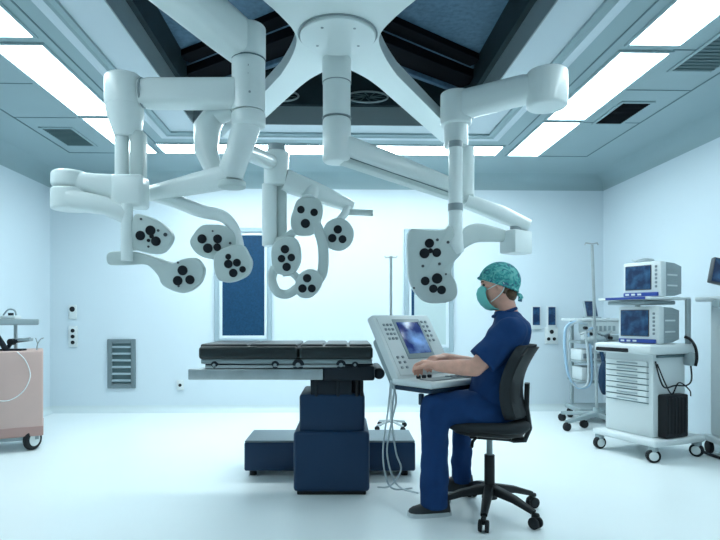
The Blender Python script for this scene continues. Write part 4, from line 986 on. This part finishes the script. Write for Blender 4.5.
b = B(); tube(b, crom([L(-.17, -.2, 1.18), L(-.16, -.2, 1.0), L(-.13, -.2, .8), L(-.11, -.19, .6), L(-.13, -.2, .4), L(-.12, -.2, .2), L(-.11, -.2, .1)], False, 6), .011, 8); obj('cord', b, M['dark'], t, world=False)
cable('floor_cable', [W(2.79, 4.5, .02), W(2.80, 4.25, .014), W(2.86, 4.08, .012), W(2.98, 4.02, .012), W(3.08, 4.05, .012)], .012, 'dark', 'thick black cable on floor between drawer trolley and cut off monitor cart')

# ================================================================ LEFT PINK CART
rk = math.radians(28)
pk = W(-2.44, 4.55)
t = thing('draped_trolley', 'wheeled trolley wrapped in a pink drape at left edge', 'trolley', pk, rk-TH)
z1 = tz(351, 4.5); z0 = tz(437, 4.5)
b = B(); box(b, (-.43, 0, z0), (0, .42, z1), .012, 3)
dp = obj('drape', b, M['pink'], t, world=False)
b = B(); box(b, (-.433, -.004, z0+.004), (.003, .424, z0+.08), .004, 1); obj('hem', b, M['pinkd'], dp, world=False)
b = B(); tube(b, crom([L(-.36, -.004, z1-.37), L(-.24, -.004, z1-.385), L(-.14, -.004, z1-.32), L(-.09, -.004, z1-.20), L(-.12, -.004, z1-.08), L(-.18, -.004, z1-.005)], False, 6), .004, 8); obj('cord_line', b, M['strap'], dp, world=False)
b = B(); box(b, (-.40, .03, z0-.03), (-.03, .39, z0+.02)); obj('chassis', b, M['plasticg'], t, world=False)
for x, y, ax in ((-.075, .05, L(.75, -.66, 0)), (-.075, .37, L(1, .5, 0)), (-.37, .06, L(1, -.2, 0)), (-.36, .37, L(1, .1, 0))):
    ax = ax.normalized(); c = L(x, y, .085)
    b = B(); cyl(b, c-ax*.022, c+ax*.022, .085, seg=30, bev=.012); w = obj('wheel', b, M['dark'], t, world=False)
    b = B(); cyl(b, c-ax*.027, c+ax*.027, .055, seg=24, bev=.006); obj('wheel_cap', b, M['plastic'], w, world=False)
    b = B(); box(b, c+L(-.03, -.03, .06), c+L(.03, .03, .13), .008, 2); obj('fork', b, M['plasticg'], w, world=False)
zt1, zt0 = tz(319, 4.6), tz(325, 4.6)
for x in (-.36, -.20):
    b = B(); cyl(b, L(x, .24, z1-.01), L(x, .24, zt0+.005), .014, seg=12); obj('upright', b, M['steel'], t, world=False)
b = B(); box(b, (-.42, .05, zt0), (-.03, .30, zt1), .01, 2); obj('tray', b, M['plasticg'], t, world=False)
b = B(); tube(b, [L(-.37, .1, zt0), L(-.25, .1, z1-.01)], .022, 12); obj('strut', b, M['mech'], t, world=False)
def pkw(x, y, z): return MX[pkt] @ Vector((x, y, z))
pkt = t
def lump(name, px, py, d, s, m, label, cat):
    pass
q = pkw(-.23, .16, zt1)
t = thing('instrument_head', 'small pale instrument lying on the tray above the pink trolley', 'instrument', q, -TH)
b = B(); box(b, (-.06, -.05, 0), (.06, .05, .028), .01, 2); obj('housing', b, M['plastic'], t, world=False)
b = B(); tube(b, crom([L(-.05, -.02, .03), L(-.01, -.02, .075), L(.04, -.02, .07), L(.055, -.02, .03)], False, 5), .007, 8); obj('handle', b, M['plasticg'], t, world=False)
b = B(); cyl(b, L(.0, 0, .025), L(.0, 0, .05), .02, seg=14); obj('dial', b, M['mech'], t, world=False)
q = pkw(-.17, .10, z1)
t = thing('bracket_arm', 'dark jointed instrument arm on pink trolley under the tray', 'instrument arm', q, -TH)
b = B(); bar(b, [L(-.10, 0, .01), L(-.06, 0, .07), L(.04, 0, .085), L(.09, 0, .09)], [(.03, .03)]*4, .01); obj('arm', b, M['mech'], t, world=False)
b = B(); box(b, (.0, -.03, .075), (.10, .03, .10), .006, 2); obj('head', b, M['plasticg'], t, world=False)
b = B(); cyl(b, L(-.06, -.025, .07), L(-.06, .025, .07), .026, seg=16); obj('pivot', b, M['dark'], t, world=False)
b = B(); box(b, (-.14, -.04, 0), (.04, .04, .015), .004, 1); obj('foot', b, M['mech'], t, world=False)
q = pkw(-.035, .08, z1)
t = thing('wire_clip', 'thin forked wire clip at right edge of the pink trolley', 'clip', q, -TH)
b = B(); tube(b, crom([L(-.012, 0, 0), L(-.004, 0, .05), L(.02, 0, .09), L(.045, 0, .10)], False, 5), .005, 8); obj('wire', b, M['steel'], t, world=False)
b = B(); tube(b, [L(-.004, 0, .05), L(-.02, 0, .10)], .004, 8); obj('prong', b, M['steel'], t, world=False)

# ================================================================ CAMERA, WORLD, COLOUR
cd = bpy.data.cameras.new('camera'); co = bpy.data.objects.new('camera', cd); COL.objects.link(co)
co.location = CAM; co.rotation_euler = (PI/2, 0, -TH)
cd.sensor_width = 36; cd.sensor_fit = 'HORIZONTAL'; cd.lens = F/720*36
cd.shift_x = (360-CX)/720; cd.shift_y = (CY-270)/720; cd.clip_start = .05
sc = bpy.context.scene; sc.camera = co
w = bpy.data.worlds.new('world'); sc.world = w; w.use_nodes = True
w.node_tree.nodes['Background'].inputs['Color'].default_value = (.6, .85, 1, 1); w.node_tree.nodes['Background'].inputs['Strength'].default_value = .03
sc.view_settings.view_transform = 'Standard'; sc.view_settings.look = 'None'; sc.view_settings.exposure = 0.0; sc.view_settings.gamma = 1.0
sc.view_settings.use_curve_mapping = False
